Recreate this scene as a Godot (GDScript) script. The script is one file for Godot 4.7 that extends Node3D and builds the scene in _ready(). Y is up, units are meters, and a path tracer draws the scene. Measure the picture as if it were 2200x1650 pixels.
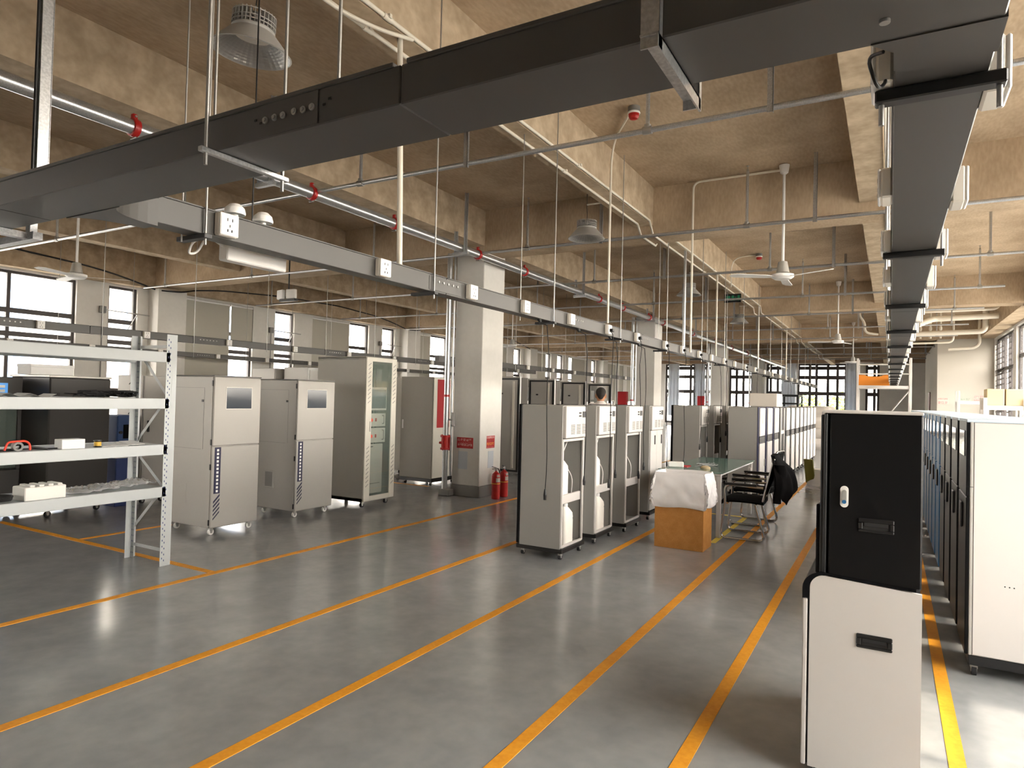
extends Node3D

# ---------------------------------------------------------------- camera
const EYE := Vector3(0, 1.53, 0)
const FOCAL := 1420.49            # in pixels of the 2200 x 1650 frame
const TURN := Vector3(0.0198712747, 0.519955886, 0.02454795)
const SLAB := 4.34                # underside of the ceiling slab
const RWALL := 2.78
const LWALL := -13.9
const FAR := -42.0
const BACK := 9.0
var cam_basis: Basis
var M := {}
var used := {}

func ray(px: float, py: float) -> Vector3:
	return cam_basis * Vector3((px - 1100.0) / FOCAL, -(py - 825.0) / FOCAL, -1.0)
func on_x(px: float, py: float, x: float) -> Vector3:
	var d := ray(px, py)
	return EYE + d * (x / d.x)
func on_y(px: float, py: float, y: float) -> Vector3:
	var d := ray(px, py)
	return EYE + d * ((y - EYE.y) / d.y)
func on_z(px: float, py: float, z: float) -> Vector3:
	var d := ray(px, py)
	return EYE + d * (z / d.z)

func _ready():
	cam_basis = Basis.from_euler(TURN)
	var cam := Camera3D.new()
	cam.name = "camera"
	cam.position = EYE
	cam.rotation = TURN
	cam.fov = rad_to_deg(2.0 * atan(825.0 / FOCAL))
	cam.near = 0.05
	cam.far = 300.0
	add_child(cam)
	cam.current = true
	# bright hazy sky; it lights the hall through the window openings
	var sm := ProceduralSkyMaterial.new()
	sm.sky_top_color = Color(0.88, 0.87, 0.86)
	sm.sky_horizon_color = Color(1.0, 0.96, 0.90)
	sm.sky_curve = 0.25
	sm.ground_bottom_color = Color(0.55, 0.53, 0.50)
	sm.ground_horizon_color = Color(0.9, 0.88, 0.84)
	var sky := Sky.new()
	sky.sky_material = sm
	var env := Environment.new()
	env.background_mode = Environment.BG_SKY
	env.sky = sky
	env.background_energy_multiplier = 27.0
	env.tonemap_mode = Environment.TONE_MAPPER_LINEAR
	env.tonemap_exposure = 1.2
	env.sdfgi_enabled = true
	env.ssao_enabled = true
	env.ssil_enabled = true
	var we := WorldEnvironment.new()
	we.name = "environment"
	we.environment = env
	add_child(we)
	# the sun stands square to the wall of tall windows, so high that it only reaches the first machine lane
	var sun := DirectionalLight3D.new()
	sun.name = "sun"
	sun.light_color = Color(1.0, 0.94, 0.84)
	sun.light_energy = 1.6
	sun.light_angular_distance = 0.8
	sun.shadow_enabled = true
	add_child(sun)
	sun.look_at_from_position(Vector3(0.66, 0.75, 0.012), Vector3.ZERO)
	make_materials()
	build_shell()
	build_services()
	build_cabinets()
	build_middle()
	build_near()
	build_far()

# ---------------------------------------------------------------- materials
func mat(key: String, c: Color, rough := 0.6, metal := 0.0, spec := 0.5) -> StandardMaterial3D:
	var m := StandardMaterial3D.new()
	m.albedo_color = c
	m.roughness = rough
	m.metallic = metal
	m.metallic_specular = spec
	M[key] = m
	return m
func c8(r: float, g: float, b: float) -> Color:
	return Color(r / 255.0, g / 255.0, b / 255.0)
func noise_image(sd: int, freq: float, oct: int, size := 512) -> Image:
	var n := FastNoiseLite.new()
	n.seed = sd
	n.noise_type = FastNoiseLite.TYPE_SIMPLEX_SMOOTH
	n.frequency = freq
	n.fractal_octaves = oct
	return n.get_seamless_image(size, size)
func blend_tex(a: Image, b: Image, lo: Color, hi: Color, amount_a: float, amount_b: float, stretch := 1) -> ImageTexture:
	var s := a.get_width()
	var im := Image.create(s, s, true, Image.FORMAT_RGB8)
	for y in s:
		for x in s:
			var va: float = a.get_pixel(x, y).r - 0.5
			var vb: float = b.get_pixel((x * stretch) % s, y).r - 0.5
			im.set_pixel(x, y, lo.lerp(hi, clampf(0.5 + va * amount_a + vb * amount_b, 0.0, 1.0)))
	im.generate_mipmaps()
	return ImageTexture.create_from_image(im)
func tri_map(m: StandardMaterial3D, tex: Texture2D, metres: float):
	m.albedo_texture = tex
	m.uv1_triplanar = true
	m.uv1_world_triplanar = true
	m.uv1_scale = Vector3.ONE / metres

func make_materials():
	var n1 := noise_image(11, 0.006, 5)
	var n2 := noise_image(23, 0.05, 4)
	var n3 := noise_image(37, 0.012, 3)
	var m := mat("concrete", Color.WHITE, 0.9, 0.0, 0.25)
	tri_map(m, blend_tex(n1, n2, c8(160, 140, 115), c8(203, 182, 155), 0.7, 0.5, 3), 3.1)
	m = mat("concrete_soffit", Color.WHITE, 0.9, 0.0, 0.25)
	tri_map(m, blend_tex(n3, n2, c8(160, 142, 118), c8(200, 181, 155), 0.8, 0.5, 1), 2.3)
	m = mat("floor", Color.WHITE, 0.2, 0.0, 0.8)
	tri_map(m, blend_tex(n3, n2, c8(140, 142, 143), c8(158, 159, 158), 0.9, 0.5, 1), 2.7)
	m.roughness_texture = blend_tex(n1, n2, Color(0.9, 0.9, 0.9), Color(1, 1, 1), 0.8, 0.3, 1)
	m = mat("wall", Color.WHITE, 0.85, 0.0, 0.3)
	tri_map(m, blend_tex(n1, n2, c8(206, 203, 197), c8(218, 215, 209), 0.8, 0.4, 1), 2.9)
	m = mat("cardboard", Color.WHITE, 0.9, 0.0, 0.2)
	tri_map(m, blend_tex(n3, n2, c8(172, 118, 62), c8(192, 138, 80), 0.7, 0.8, 6), 0.7)
	m = mat("galvanised", Color.WHITE, 0.28, 0.8, 0.5)
	tri_map(m, blend_tex(n2, n1, c8(176, 178, 180), c8(214, 215, 215), 1.2, 0.4, 1), 0.35)
	m = mat("tape", Color.WHITE, 0.5, 0.0, 0.4)
	tri_map(m, blend_tex(n2, n3, c8(230, 152, 36), c8(246, 174, 54), 0.8, 0.6, 1), 0.8)
	mat("tape_lemon", c8(226, 196, 72), 0.5)
	mat("skirting", c8(128, 127, 124), 0.6)
	mat("tray", c8(70, 68, 65), 0.42, 0.0, 0.5)
	mat("tray_dark", c8(40, 40, 42), 0.45)
	mat("socket", c8(236, 230, 218), 0.4)
	mat("hole", c8(24, 23, 22), 0.8)
	mat("white_plastic", c8(232, 230, 226), 0.4)
	mat("white_pipe", c8(222, 214, 198), 0.5)
	mat("steel_rod", c8(168, 166, 162), 0.4, 0.7)
	mat("chrome", c8(205, 204, 202), 0.16, 1.0)
	mat("red", c8(176, 26, 24), 0.4)
	mat("red_sign", c8(168, 22, 30), 0.7)
	mat("black", c8(20, 20, 21), 0.4)
	mat("black_gloss", c8(16, 16, 18), 0.2, 0.0, 0.25)
	mat("rubber", c8(26, 26, 27), 0.8)
	mat("black_cloth", c8(22, 21, 22), 0.95, 0.0, 0.2)
	mat("cabinet_grey", c8(172, 169, 163), 0.5, 0.15)
	mat("cabinet_beige", c8(158, 154, 144), 0.55)
	mat("cabinet_frame", c8(208, 204, 192), 0.5)
	mat("cabinet_black", c8(58, 56, 54), 0.45)
	mat("machine_white", c8(200, 196, 191), 0.45)
	mat("machine_black", c8(17, 17, 18), 0.34, 0.0, 0.35)
	mat("reflector", c8(170, 168, 164), 0.3, 0.6)
	mat("machine_shell", c8(152, 150, 145), 0.5)
	mat("silver_trim", c8(190, 188, 182), 0.4, 0.5)
	mat("plaster", c8(190, 184, 172), 0.9)
	mat("front_black", c8(17, 17, 18), 0.36, 0.0, 0.22)
	mat("navy", c8(36, 36, 66), 0.5)
	mat("blue_film", c8(50, 100, 144), 0.38, 0.0, 0.22)
	mat("blue_paint", c8(38, 56, 110), 0.5)
	mat("blue_device", c8(40, 70, 120), 0.5)
	mat("screen_glass", c8(62, 68, 76), 0.12)
	mat("shelf_white", c8(188, 193, 194), 0.45)
	mat("blind", c8(176, 172, 160), 0.85)
	mat("curtain_grey", c8(188, 194, 200), 0.9)
	mat("film_sheet", c8(190, 204, 216), 0.4)
	var cu := mat("curtain", c8(206, 210, 214), 0.9)
	cu.backlight_enabled = true
	cu.backlight = Color(0.5, 0.52, 0.55)
	mat("frame_dark", c8(64, 58, 56), 0.5)
	mat("paper", c8(236, 236, 234), 0.8)
	mat("foam", c8(238, 236, 230), 0.9)
	mat("jerrycan", c8(238, 234, 224), 0.5)
	mat("green_glass", c8(92, 122, 112), 0.12)
	mat("orange_plastic", c8(226, 60, 34), 0.45)
	mat("yellow_plastic", c8(196, 152, 32), 0.5)
	mat("olive", c8(122, 116, 44), 0.6)
	mat("orange_board", c8(214, 130, 40), 0.8)
	mat("brass_band", c8(214, 170, 60), 0.5)
	mat("skin", c8(170, 118, 84), 0.6)
	mat("hair", c8(34, 28, 24), 0.8)
	mat("shirt", c8(222, 214, 208), 0.85)
	mat("trousers", c8(48, 50, 58), 0.85)
	mat("facade", c8(226, 222, 214), 0.9)
	mat("facade_glass", c8(120, 150, 190), 0.2)
	mat("asphalt", c8(150, 148, 144), 0.95)
	mat("leaf", c8(122, 158, 44), 0.7)
	mat("bark", c8(92, 74, 56), 0.9)
	mat("sack", c8(206, 198, 188), 0.7)
	mat("carton_pale", c8(184, 164, 128), 0.9)
	mat("brown_door", c8(110, 56, 44), 0.6)
	mat("green_sign", c8(30, 128, 92), 0.6)
	mat("concrete_band", c8(150, 128, 106), 0.9)
	m = mat("liner", c8(240, 236, 234), 0.32)
	m.backlight_enabled = true
	m.backlight = Color(0.3, 0.3, 0.3)
	m = mat("film", Color(0.9, 0.9, 0.9, 0.35), 0.12)
	m.transparency = BaseMaterial3D.TRANSPARENCY_ALPHA
	m = mat("glass", Color(0.95, 0.98, 0.97, 0.06), 0.02)
	m.transparency = BaseMaterial3D.TRANSPARENCY_ALPHA
	m = mat("door_glass", Color(0.55, 0.62, 0.58, 0.22), 0.03)
	m.transparency = BaseMaterial3D.TRANSPARENCY_ALPHA
	m = mat("lit_screen", c8(60, 130, 200), 0.3)
	m.emission_enabled = true
	m.emission = c8(70, 150, 220)
	m.emission_energy_multiplier = 0.55
	m = mat("lit_button", c8(220, 60, 40), 0.4)
	m.emission_enabled = true
	m.emission = c8(255, 70, 40)
	m.emission_energy_multiplier = 0.8

# ---------------------------------------------------------------- nodes
func numbered(parent: Node, called: String) -> String:
	var key := str(parent.get_instance_id()) + "/" + called
	var k: int = used.get(key, 0)
	used[key] = k + 1
	return called if k == 0 else "%s_%03d" % [called, k]
func thing(called: String, label: String, category: String, at := Vector3.ZERO, yaw := 0.0, group := "") -> Node3D:
	var o := Node3D.new()
	o.name = numbered(self, called)
	add_child(o)
	o.position = at
	o.rotation.y = yaw
	tag(o, label, category, group)
	return o
func tag(o: Node, label: String, category: String, group := ""):
	o.set_meta("label", label)
	o.set_meta("category", category)
	if group != "":
		o.set_meta("group", group)
func copy(src: Node3D, at: Vector3, yaw: float, label: String, group := "") -> Node3D:
	var o: Node3D = src.duplicate()
	var base: String = src.name
	if base.length() > 4 and base[base.length() - 4] == "_" and base.right(3).is_valid_int():
		base = base.left(base.length() - 4)
	o.name = numbered(self, base)
	add_child(o)
	o.position = at
	o.rotation.y = yaw
	o.set_meta("label", label)
	if group != "":
		o.set_meta("group", group)
	return o
func mesh_node(parent: Node, called: String, mesh: Mesh, m: Material, label := "") -> MeshInstance3D:
	var o := MeshInstance3D.new()
	o.name = numbered(parent, called)
	o.mesh = mesh
	o.material_override = m
	parent.add_child(o)
	if label != "":
		o.set_meta("label", label)
	return o
func part(parent: Node, called: String, s: SurfaceTool, m: String, label := "") -> MeshInstance3D:
	return mesh_node(parent, called, s.commit(), M[m], label)
func ordinal(k: int) -> String:
	return ["first", "second", "third", "fourth", "fifth", "sixth", "seventh", "eighth", "ninth", "tenth", "eleventh", "twelfth", "thirteenth", "fourteenth", "fifteenth", "sixteenth", "seventeenth", "eighteenth", "nineteenth", "twentieth", "twenty first", "twenty second"][k]
func struct(called: String, s: SurfaceTool, m: String, label: String) -> MeshInstance3D:
	var o := part(self, called, s, m)
	o.set_meta("kind", "structure")
	tag(o, label, called.split("_")[0])
	return o
func single(called: String, s: SurfaceTool, m: String, label: String, category: String, group := "") -> MeshInstance3D:
	var o := part(self, called, s, m)
	tag(o, label, category, group)
	return o

# ---------------------------------------------------------------- shapes
func S() -> SurfaceTool:
	var s := SurfaceTool.new()
	s.begin(Mesh.PRIMITIVE_TRIANGLES)
	return s
func v(s: SurfaceTool, p: Vector3, n: Vector3):
	s.set_normal(n)
	s.add_vertex(p)
func t3(s: SurfaceTool, a: Vector3, b: Vector3, c: Vector3, na: Vector3, nb: Vector3, nc: Vector3):
	if (a - c).cross(a - b).dot(na + nb + nc) < 0.0:
		v(s, a, na); v(s, c, nc); v(s, b, nb)
	else:
		v(s, a, na); v(s, b, nb); v(s, c, nc)
func q4(s: SurfaceTool, a: Vector3, b: Vector3, c: Vector3, d: Vector3, n: Vector3):
	t3(s, a, b, c, n, n, n)
	t3(s, a, c, d, n, n, n)
func q4n(s: SurfaceTool, a: Vector3, b: Vector3, c: Vector3, d: Vector3, na: Vector3, nb: Vector3, nc: Vector3, nd: Vector3):
	t3(s, a, b, c, na, nb, nc)
	t3(s, a, c, d, na, nc, nd)
func box(s: SurfaceTool, c: Vector3, size: Vector3, b := Basis.IDENTITY):
	var h := size * 0.5
	for ax in 3:
		var u := Vector3.ZERO; var w := Vector3.ZERO; var n := Vector3.ZERO
		n[ax] = h[ax]; u[(ax + 1) % 3] = h[(ax + 1) % 3]; w[(ax + 2) % 3] = h[(ax + 2) % 3]
		for sg in [-1.0, 1.0]:
			var o: Vector3 = n * sg
			q4(s, c + b * (o - u - w), c + b * (o + u - w), c + b * (o + u + w), c + b * (o - u + w), (b * o).normalized())
func bb(s: SurfaceTool, x0: float, y0: float, z0: float, x1: float, y1: float, z1: float):
	box(s, Vector3(x0 + x1, y0 + y1, z0 + z1) * 0.5, Vector3(absf(x1 - x0), absf(y1 - y0), absf(z1 - z0)))
func cbox(s: SurfaceTool, c: Vector3, size: Vector3, e: float, b := Basis.IDENTITY):
	var h := size * 0.5
	e = minf(e, minf(h.x, minf(h.y, h.z)) * 0.9)
	var k := h - Vector3(e, e, e)
	for ax in 3:
		var i1 := (ax + 1) % 3
		var i2 := (ax + 2) % 3
		for sg in [-1.0, 1.0]:
			var o := Vector3.ZERO; var u := Vector3.ZERO; var w := Vector3.ZERO
			o[ax] = h[ax] * sg; u[i1] = k[i1]; w[i2] = k[i2]
			q4(s, c + b * (o - u - w), c + b * (o + u - w), c + b * (o + u + w), c + b * (o - u + w), (b * o).normalized())
	for ax in 3:
		var i1 := (ax + 1) % 3
		var i2 := (ax + 2) % 3
		for s1 in [-1.0, 1.0]:
			for s2 in [-1.0, 1.0]:
				var d := Vector3.ZERO; var p := Vector3.ZERO; var q := Vector3.ZERO; var n := Vector3.ZERO
				d[ax] = k[ax]
				p[i1] = h[i1] * s1; p[i2] = k[i2] * s2
				q[i1] = k[i1] * s1; q[i2] = h[i2] * s2
				n[i1] = s1; n[i2] = s2
				q4(s, c + b * (p - d), c + b * (p + d), c + b * (q + d), c + b * (q - d), (b * n).normalized())
	for sx in [-1.0, 1.0]:
		for sy in [-1.0, 1.0]:
			for sz in [-1.0, 1.0]:
				var n := (b * Vector3(sx, sy, sz)).normalized()
				t3(s, c + b * Vector3(h.x * sx, k.y * sy, k.z * sz), c + b * Vector3(k.x * sx, h.y * sy, k.z * sz), c + b * Vector3(k.x * sx, k.y * sy, h.z * sz), n, n, n)
func cb(s: SurfaceTool, x0: float, y0: float, z0: float, x1: float, y1: float, z1: float, e := 0.006):
	cbox(s, Vector3(x0 + x1, y0 + y1, z0 + z1) * 0.5, Vector3(absf(x1 - x0), absf(y1 - y0), absf(z1 - z0)), e)
func frame_of(d: Vector3) -> Basis:
	var y := d.normalized()
	var x := y.cross(Vector3.FORWARD if absf(y.z) < 0.9 else Vector3.RIGHT).normalized()
	return Basis(x, y, x.cross(y))
func cyl(s: SurfaceTool, a: Vector3, b: Vector3, r: float, n := 12, r2 := -1.0, caps := true):
	if r2 < 0.0: r2 = r
	var f := frame_of(b - a)
	var lean := (r - r2) / maxf((b - a).length(), 1e-5)
	for i in n:
		var t0 := TAU * i / n
		var t1 := TAU * (i + 1) / n
		var d0 := f.x * cos(t0) + f.z * sin(t0)
		var d1 := f.x * cos(t1) + f.z * sin(t1)
		var n0 := (d0 + f.y * lean).normalized()
		var n1 := (d1 + f.y * lean).normalized()
		if r2 > 1e-5 and r > 1e-5:
			q4n(s, a + d0 * r, a + d1 * r, b + d1 * r2, b + d0 * r2, n0, n1, n1, n0)
		elif r > 1e-5:
			t3(s, a + d0 * r, a + d1 * r, b, n0, n1, (n0 + n1).normalized())
		else:
			t3(s, b + d0 * r2, b + d1 * r2, a, n0, n1, (n0 + n1).normalized())
		if caps:
			if r > 1e-5: t3(s, a, a + d0 * r, a + d1 * r, -f.y, -f.y, -f.y)
			if r2 > 1e-5: t3(s, b, b + d0 * r2, b + d1 * r2, f.y, f.y, f.y)
func tube(s: SurfaceTool, pts: Array, r: float, n := 8, closed := false):
	var cnt := pts.size()
	var rings := []
	var x := Vector3.ZERO
	for i in cnt:
		var p: Vector3 = pts[i]
		var pa: Vector3 = pts[(i - 1 + cnt) % cnt] if (closed or i > 0) else p
		var pb: Vector3 = pts[(i + 1) % cnt] if (closed or i < cnt - 1) else p
		var d := (pb - pa).normalized()
		if i == 0: x = frame_of(d).x
		x = (x - d * x.dot(d)).normalized()
		var z := x.cross(d)
		var ring := []
		for k in n:
			var t := TAU * k / n
			ring.append(x * cos(t) + z * sin(t))
		rings.append(ring)
	for i in (cnt if closed else cnt - 1):
		var j := (i + 1) % cnt
		for k in n:
			var k2 := (k + 1) % n
			var a: Vector3 = rings[i][k]; var b: Vector3 = rings[i][k2]; var c: Vector3 = rings[j][k2]; var d2: Vector3 = rings[j][k]
			q4n(s, pts[i] + a * r, pts[i] + b * r, pts[j] + c * r, pts[j] + d2 * r, a, b, c, d2)
	if not closed:
		for e in [[0, 1], [cnt - 1, cnt - 2]]:
			var nn: Vector3 = (pts[e[0]] - pts[e[1]]).normalized()
			for k in n:
				t3(s, pts[e[0]], pts[e[0]] + rings[e[0]][k] * r, pts[e[0]] + rings[e[0]][(k + 1) % n] * r, nn, nn, nn)
# round the corners of a polyline
func rounded(pts: Array, r: float, n := 5) -> Array:
	var out := [pts[0]]
	for i in range(1, pts.size() - 1):
		var p: Vector3 = pts[i]
		var a: Vector3 = pts[i - 1] - p
		var b: Vector3 = pts[i + 1] - p
		var k := minf(r, minf(a.length(), b.length()) * 0.49)
		var pa := p + a.normalized() * k
		var pb := p + b.normalized() * k
		for j in n + 1:
			var t := float(j) / n
			out.append(pa.lerp(p, t).lerp(p.lerp(pb, t), t))
	out.append(pts[pts.size() - 1])
	return out
func lathe(s: SurfaceTool, prof: Array, o: Vector3, n := 24, b := Basis.IDENTITY):
	for i in prof.size() - 1:
		var p: Vector2 = prof[i]
		var q: Vector2 = prof[i + 1]
		var d := q - p
		var nn := Vector2(d.y, -d.x).normalized()
		for k in n:
			var t0 := TAU * k / n
			var t1 := TAU * (k + 1) / n
			var e0 := Vector3(cos(t0), 0, sin(t0)); var e1 := Vector3(cos(t1), 0, sin(t1))
			var n0 := b * (e0 * nn.x + Vector3.UP * nn.y); var n1 := b * (e1 * nn.x + Vector3.UP * nn.y)
			var a0 := o + b * (e0 * p.x + Vector3.UP * p.y); var a1 := o + b * (e1 * p.x + Vector3.UP * p.y)
			var b0 := o + b * (e0 * q.x + Vector3.UP * q.y); var b1 := o + b * (e1 * q.x + Vector3.UP * q.y)
			if p.x > 1e-5: t3(s, a0, a1, b1, n0, n1, n1)
			if q.x > 1e-5: t3(s, a0, b1, b0, n0, n1, n0)
func prism(s: SurfaceTool, poly: PackedVector2Array, o: Vector3, u: Vector3, w: Vector3, d: Vector3):
	var n := d.normalized()
	var idx := Geometry2D.triangulate_polygon(poly)
	for i in range(0, idx.size(), 3):
		var a := o + u * poly[idx[i]].x + w * poly[idx[i]].y
		var b := o + u * poly[idx[i + 1]].x + w * poly[idx[i + 1]].y
		var c := o + u * poly[idx[i + 2]].x + w * poly[idx[i + 2]].y
		t3(s, a, b, c, -n, -n, -n)
		t3(s, a + d, b + d, c + d, n, n, n)
	var turn := -1.0 if Geometry2D.is_polygon_clockwise(poly) else 1.0
	for i in poly.size():
		var p := poly[i]
		var q := poly[(i + 1) % poly.size()]
		var e := q - p
		var on := (u * e.y - w * e.x).normalized() * turn
		var a := o + u * p.x + w * p.y
		var b := o + u * q.x + w * q.y
		q4(s, a, b, b + d, a + d, on)
func rrect(w: float, h: float, r: float, n := 5) -> PackedVector2Array:
	var out := PackedVector2Array()
	for k in 4:
		var cx := (w * 0.5 - r) * (1.0 if k == 0 or k == 3 else -1.0)
		var cy := (h * 0.5 - r) * (1.0 if k < 2 else -1.0)
		for i in n + 1:
			var t := PI * 0.5 * (k + float(i) / n)
			out.append(Vector2(cx + cos(t) * r, cy + sin(t) * r))
	return out
# closed skin through rings of equal length, capped at both ends
func loft(s: SurfaceTool, rings: Array, cap := true):
	var n: int = rings[0].size()
	var m := rings.size()
	var nor := []
	for i in m:
		var row := []
		for k in n:
			var du: Vector3 = rings[i][(k + 1) % n] - rings[i][(k - 1 + n) % n]
			var dv: Vector3 = rings[mini(i + 1, m - 1)][k] - rings[maxi(i - 1, 0)][k]
			row.append(du.cross(dv).normalized())
		nor.append(row)
	var mid := Vector3.ZERO
	for k in n: mid += rings[m / 2][k]
	mid /= n
	var flip := 1.0
	var total := 0.0
	for k in n: total += nor[m / 2][k].dot(rings[m / 2][k] - mid)
	if total < 0.0: flip = -1.0
	for i in m - 1:
		for k in n:
			var k2 := (k + 1) % n
			q4n(s, rings[i][k], rings[i][k2], rings[i + 1][k2], rings[i + 1][k], nor[i][k] * flip, nor[i][k2] * flip, nor[i + 1][k2] * flip, nor[i + 1][k] * flip)
	if cap:
		for e in [0, m - 1]:
			var c := Vector3.ZERO
			for k in n: c += rings[e][k]
			c /= n
			var inner := Vector3.ZERO
			var o: int = 1 if e == 0 else m - 2
			for k in n: inner += rings[o][k]
			var nn: Vector3 = (c - inner / n).normalized()
			for k in n: t3(s, c, rings[e][k], rings[e][(k + 1) % n], nn, nn, nn)
func caster(parent: Node, at: Vector3, r := 0.035, m := "rubber"):
	var s := S()
	cyl(s, at + Vector3(-0.012, r, 0), at + Vector3(0.012, r, 0), r, 12)
	var w := part(parent, "caster", s, m)
	s = S()
	cyl(s, at + Vector3(-0.015, r, 0), at + Vector3(0.015, r, 0), r * 0.45, 8)
	cb(s, at.x - 0.018, at.y + r * 1.3, at.z - 0.02, at.x + 0.018, at.y + r * 2.3, at.z + 0.02, 0.004)
	part(w, "fork", s, "steel_rod")

# ---------------------------------------------------------------- shell of the hall
func strip(parent: Node, x0: float, z0: float, x1: float, z1: float, m := "tape"):
	var s := S()
	bb(s, x0, 0.0, z0, x1, 0.0025, z1)
	part(parent, "floor_line", s, m)
# one window: o is the middle of its sill on the inner face, u runs along the wall, n points outdoors
func window(num: int, o: Vector3, u: Vector3, n: Vector3, w: float, h: float, mull: Array, trans: Array, label: String, blinds := [], bar := 0.05) -> Node3D:
	var root := Node3D.new()
	root.name = "window_%d" % num
	add_child(root)
	root.position = o
	root.set_meta("kind", "structure")
	tag(root, label, "window")
	var b := Basis(u, Vector3.UP, n)
	var s := S()
	var mid := n * 0.1
	for sx in [-1.0, 1.0]:
		box(s, u * (w * 0.5 - bar * 0.5) * sx + Vector3.UP * h * 0.5 + mid, Vector3(bar, h, 0.07), b)
	for y in [bar * 0.5, h - bar * 0.5]:
		box(s, Vector3.UP * y + mid, Vector3(w - bar * 2.0, bar, 0.07), b)
	for x in mull:
		box(s, u * x + Vector3.UP * h * 0.5 + mid, Vector3(bar * 1.2, h - bar * 2.0, 0.066), b)
	for y in trans:
		box(s, Vector3.UP * y + mid, Vector3(w - bar * 2.0, bar * 1.8, 0.062), b)
	part(root, "window_frame", s, "frame_dark")
	var xs := [-w * 0.5 + bar]
	xs.append_array(mull)
	xs.append(w * 0.5 - bar)
	var ys := [bar]
	ys.append_array(trans)
	ys.append(h - bar)
	for i in xs.size() - 1:
		for j in ys.size() - 1:
			s = S()
			box(s, u * (xs[i] + xs[i + 1]) * 0.5 + Vector3.UP * (ys[j] + ys[j + 1]) * 0.5 + mid, Vector3(xs[i + 1] - xs[i], ys[j + 1] - ys[j], 0.006), b)
			part(root, "pane", s, "glass")
	for bl in blinds:              # [from, to, bottom] along u
		s = S()
		box(s, u * (bl[0] + bl[1]) * 0.5 + Vector3.UP * (h + bl[2]) * 0.5 + n * 0.03, Vector3(bl[1] - bl[0], h - bl[2], 0.004), b)
		var cl := part(root, "roller_blind", s, "blind")
		s = S()
		cyl(s, u * bl[0] + Vector3.UP * (h - 0.03) + n * 0.03, u * bl[1] + Vector3.UP * (h - 0.03) + n * 0.03, 0.025, 10)
		box(s, u * (bl[0] + bl[1]) * 0.5 + Vector3.UP * bl[2] + n * 0.03, Vector3(bl[1] - bl[0], 0.025, 0.012), b)
		part(cl, "blind_rail", s, "white_plastic")
	return root
func hole_wall(s: SurfaceTool, z_or_x: bool, a0: float, a1: float, p0: float, p1: float, y0: float, y1: float, holes: Array):
	# a wall along one axis with rectangular openings [from, to, sill, head]; z_or_x true: runs along z between planes x = p0 and p1
	holes.sort_custom(func(p, q): return p[0] < q[0])
	var at := a0
	for h in holes:
		_slab(s, z_or_x, at, h[0], p0, p1, y0, y1)
		if h[2] > y0: _slab(s, z_or_x, h[0], h[1], p0, p1, y0, h[2])
		if h[3] < y1: _slab(s, z_or_x, h[0], h[1], p0, p1, h[3], y1)
		at = h[1]
	_slab(s, z_or_x, at, a1, p0, p1, y0, y1)
func _slab(s: SurfaceTool, along_z: bool, a: float, b: float, p0: float, p1: float, y0: float, y1: float):
	if b - a < 0.001: return
	if along_z: bb(s, p0, y0, a, p1, y1, b)
	else: bb(s, a, y0, p0, b, y1, p1)

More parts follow.
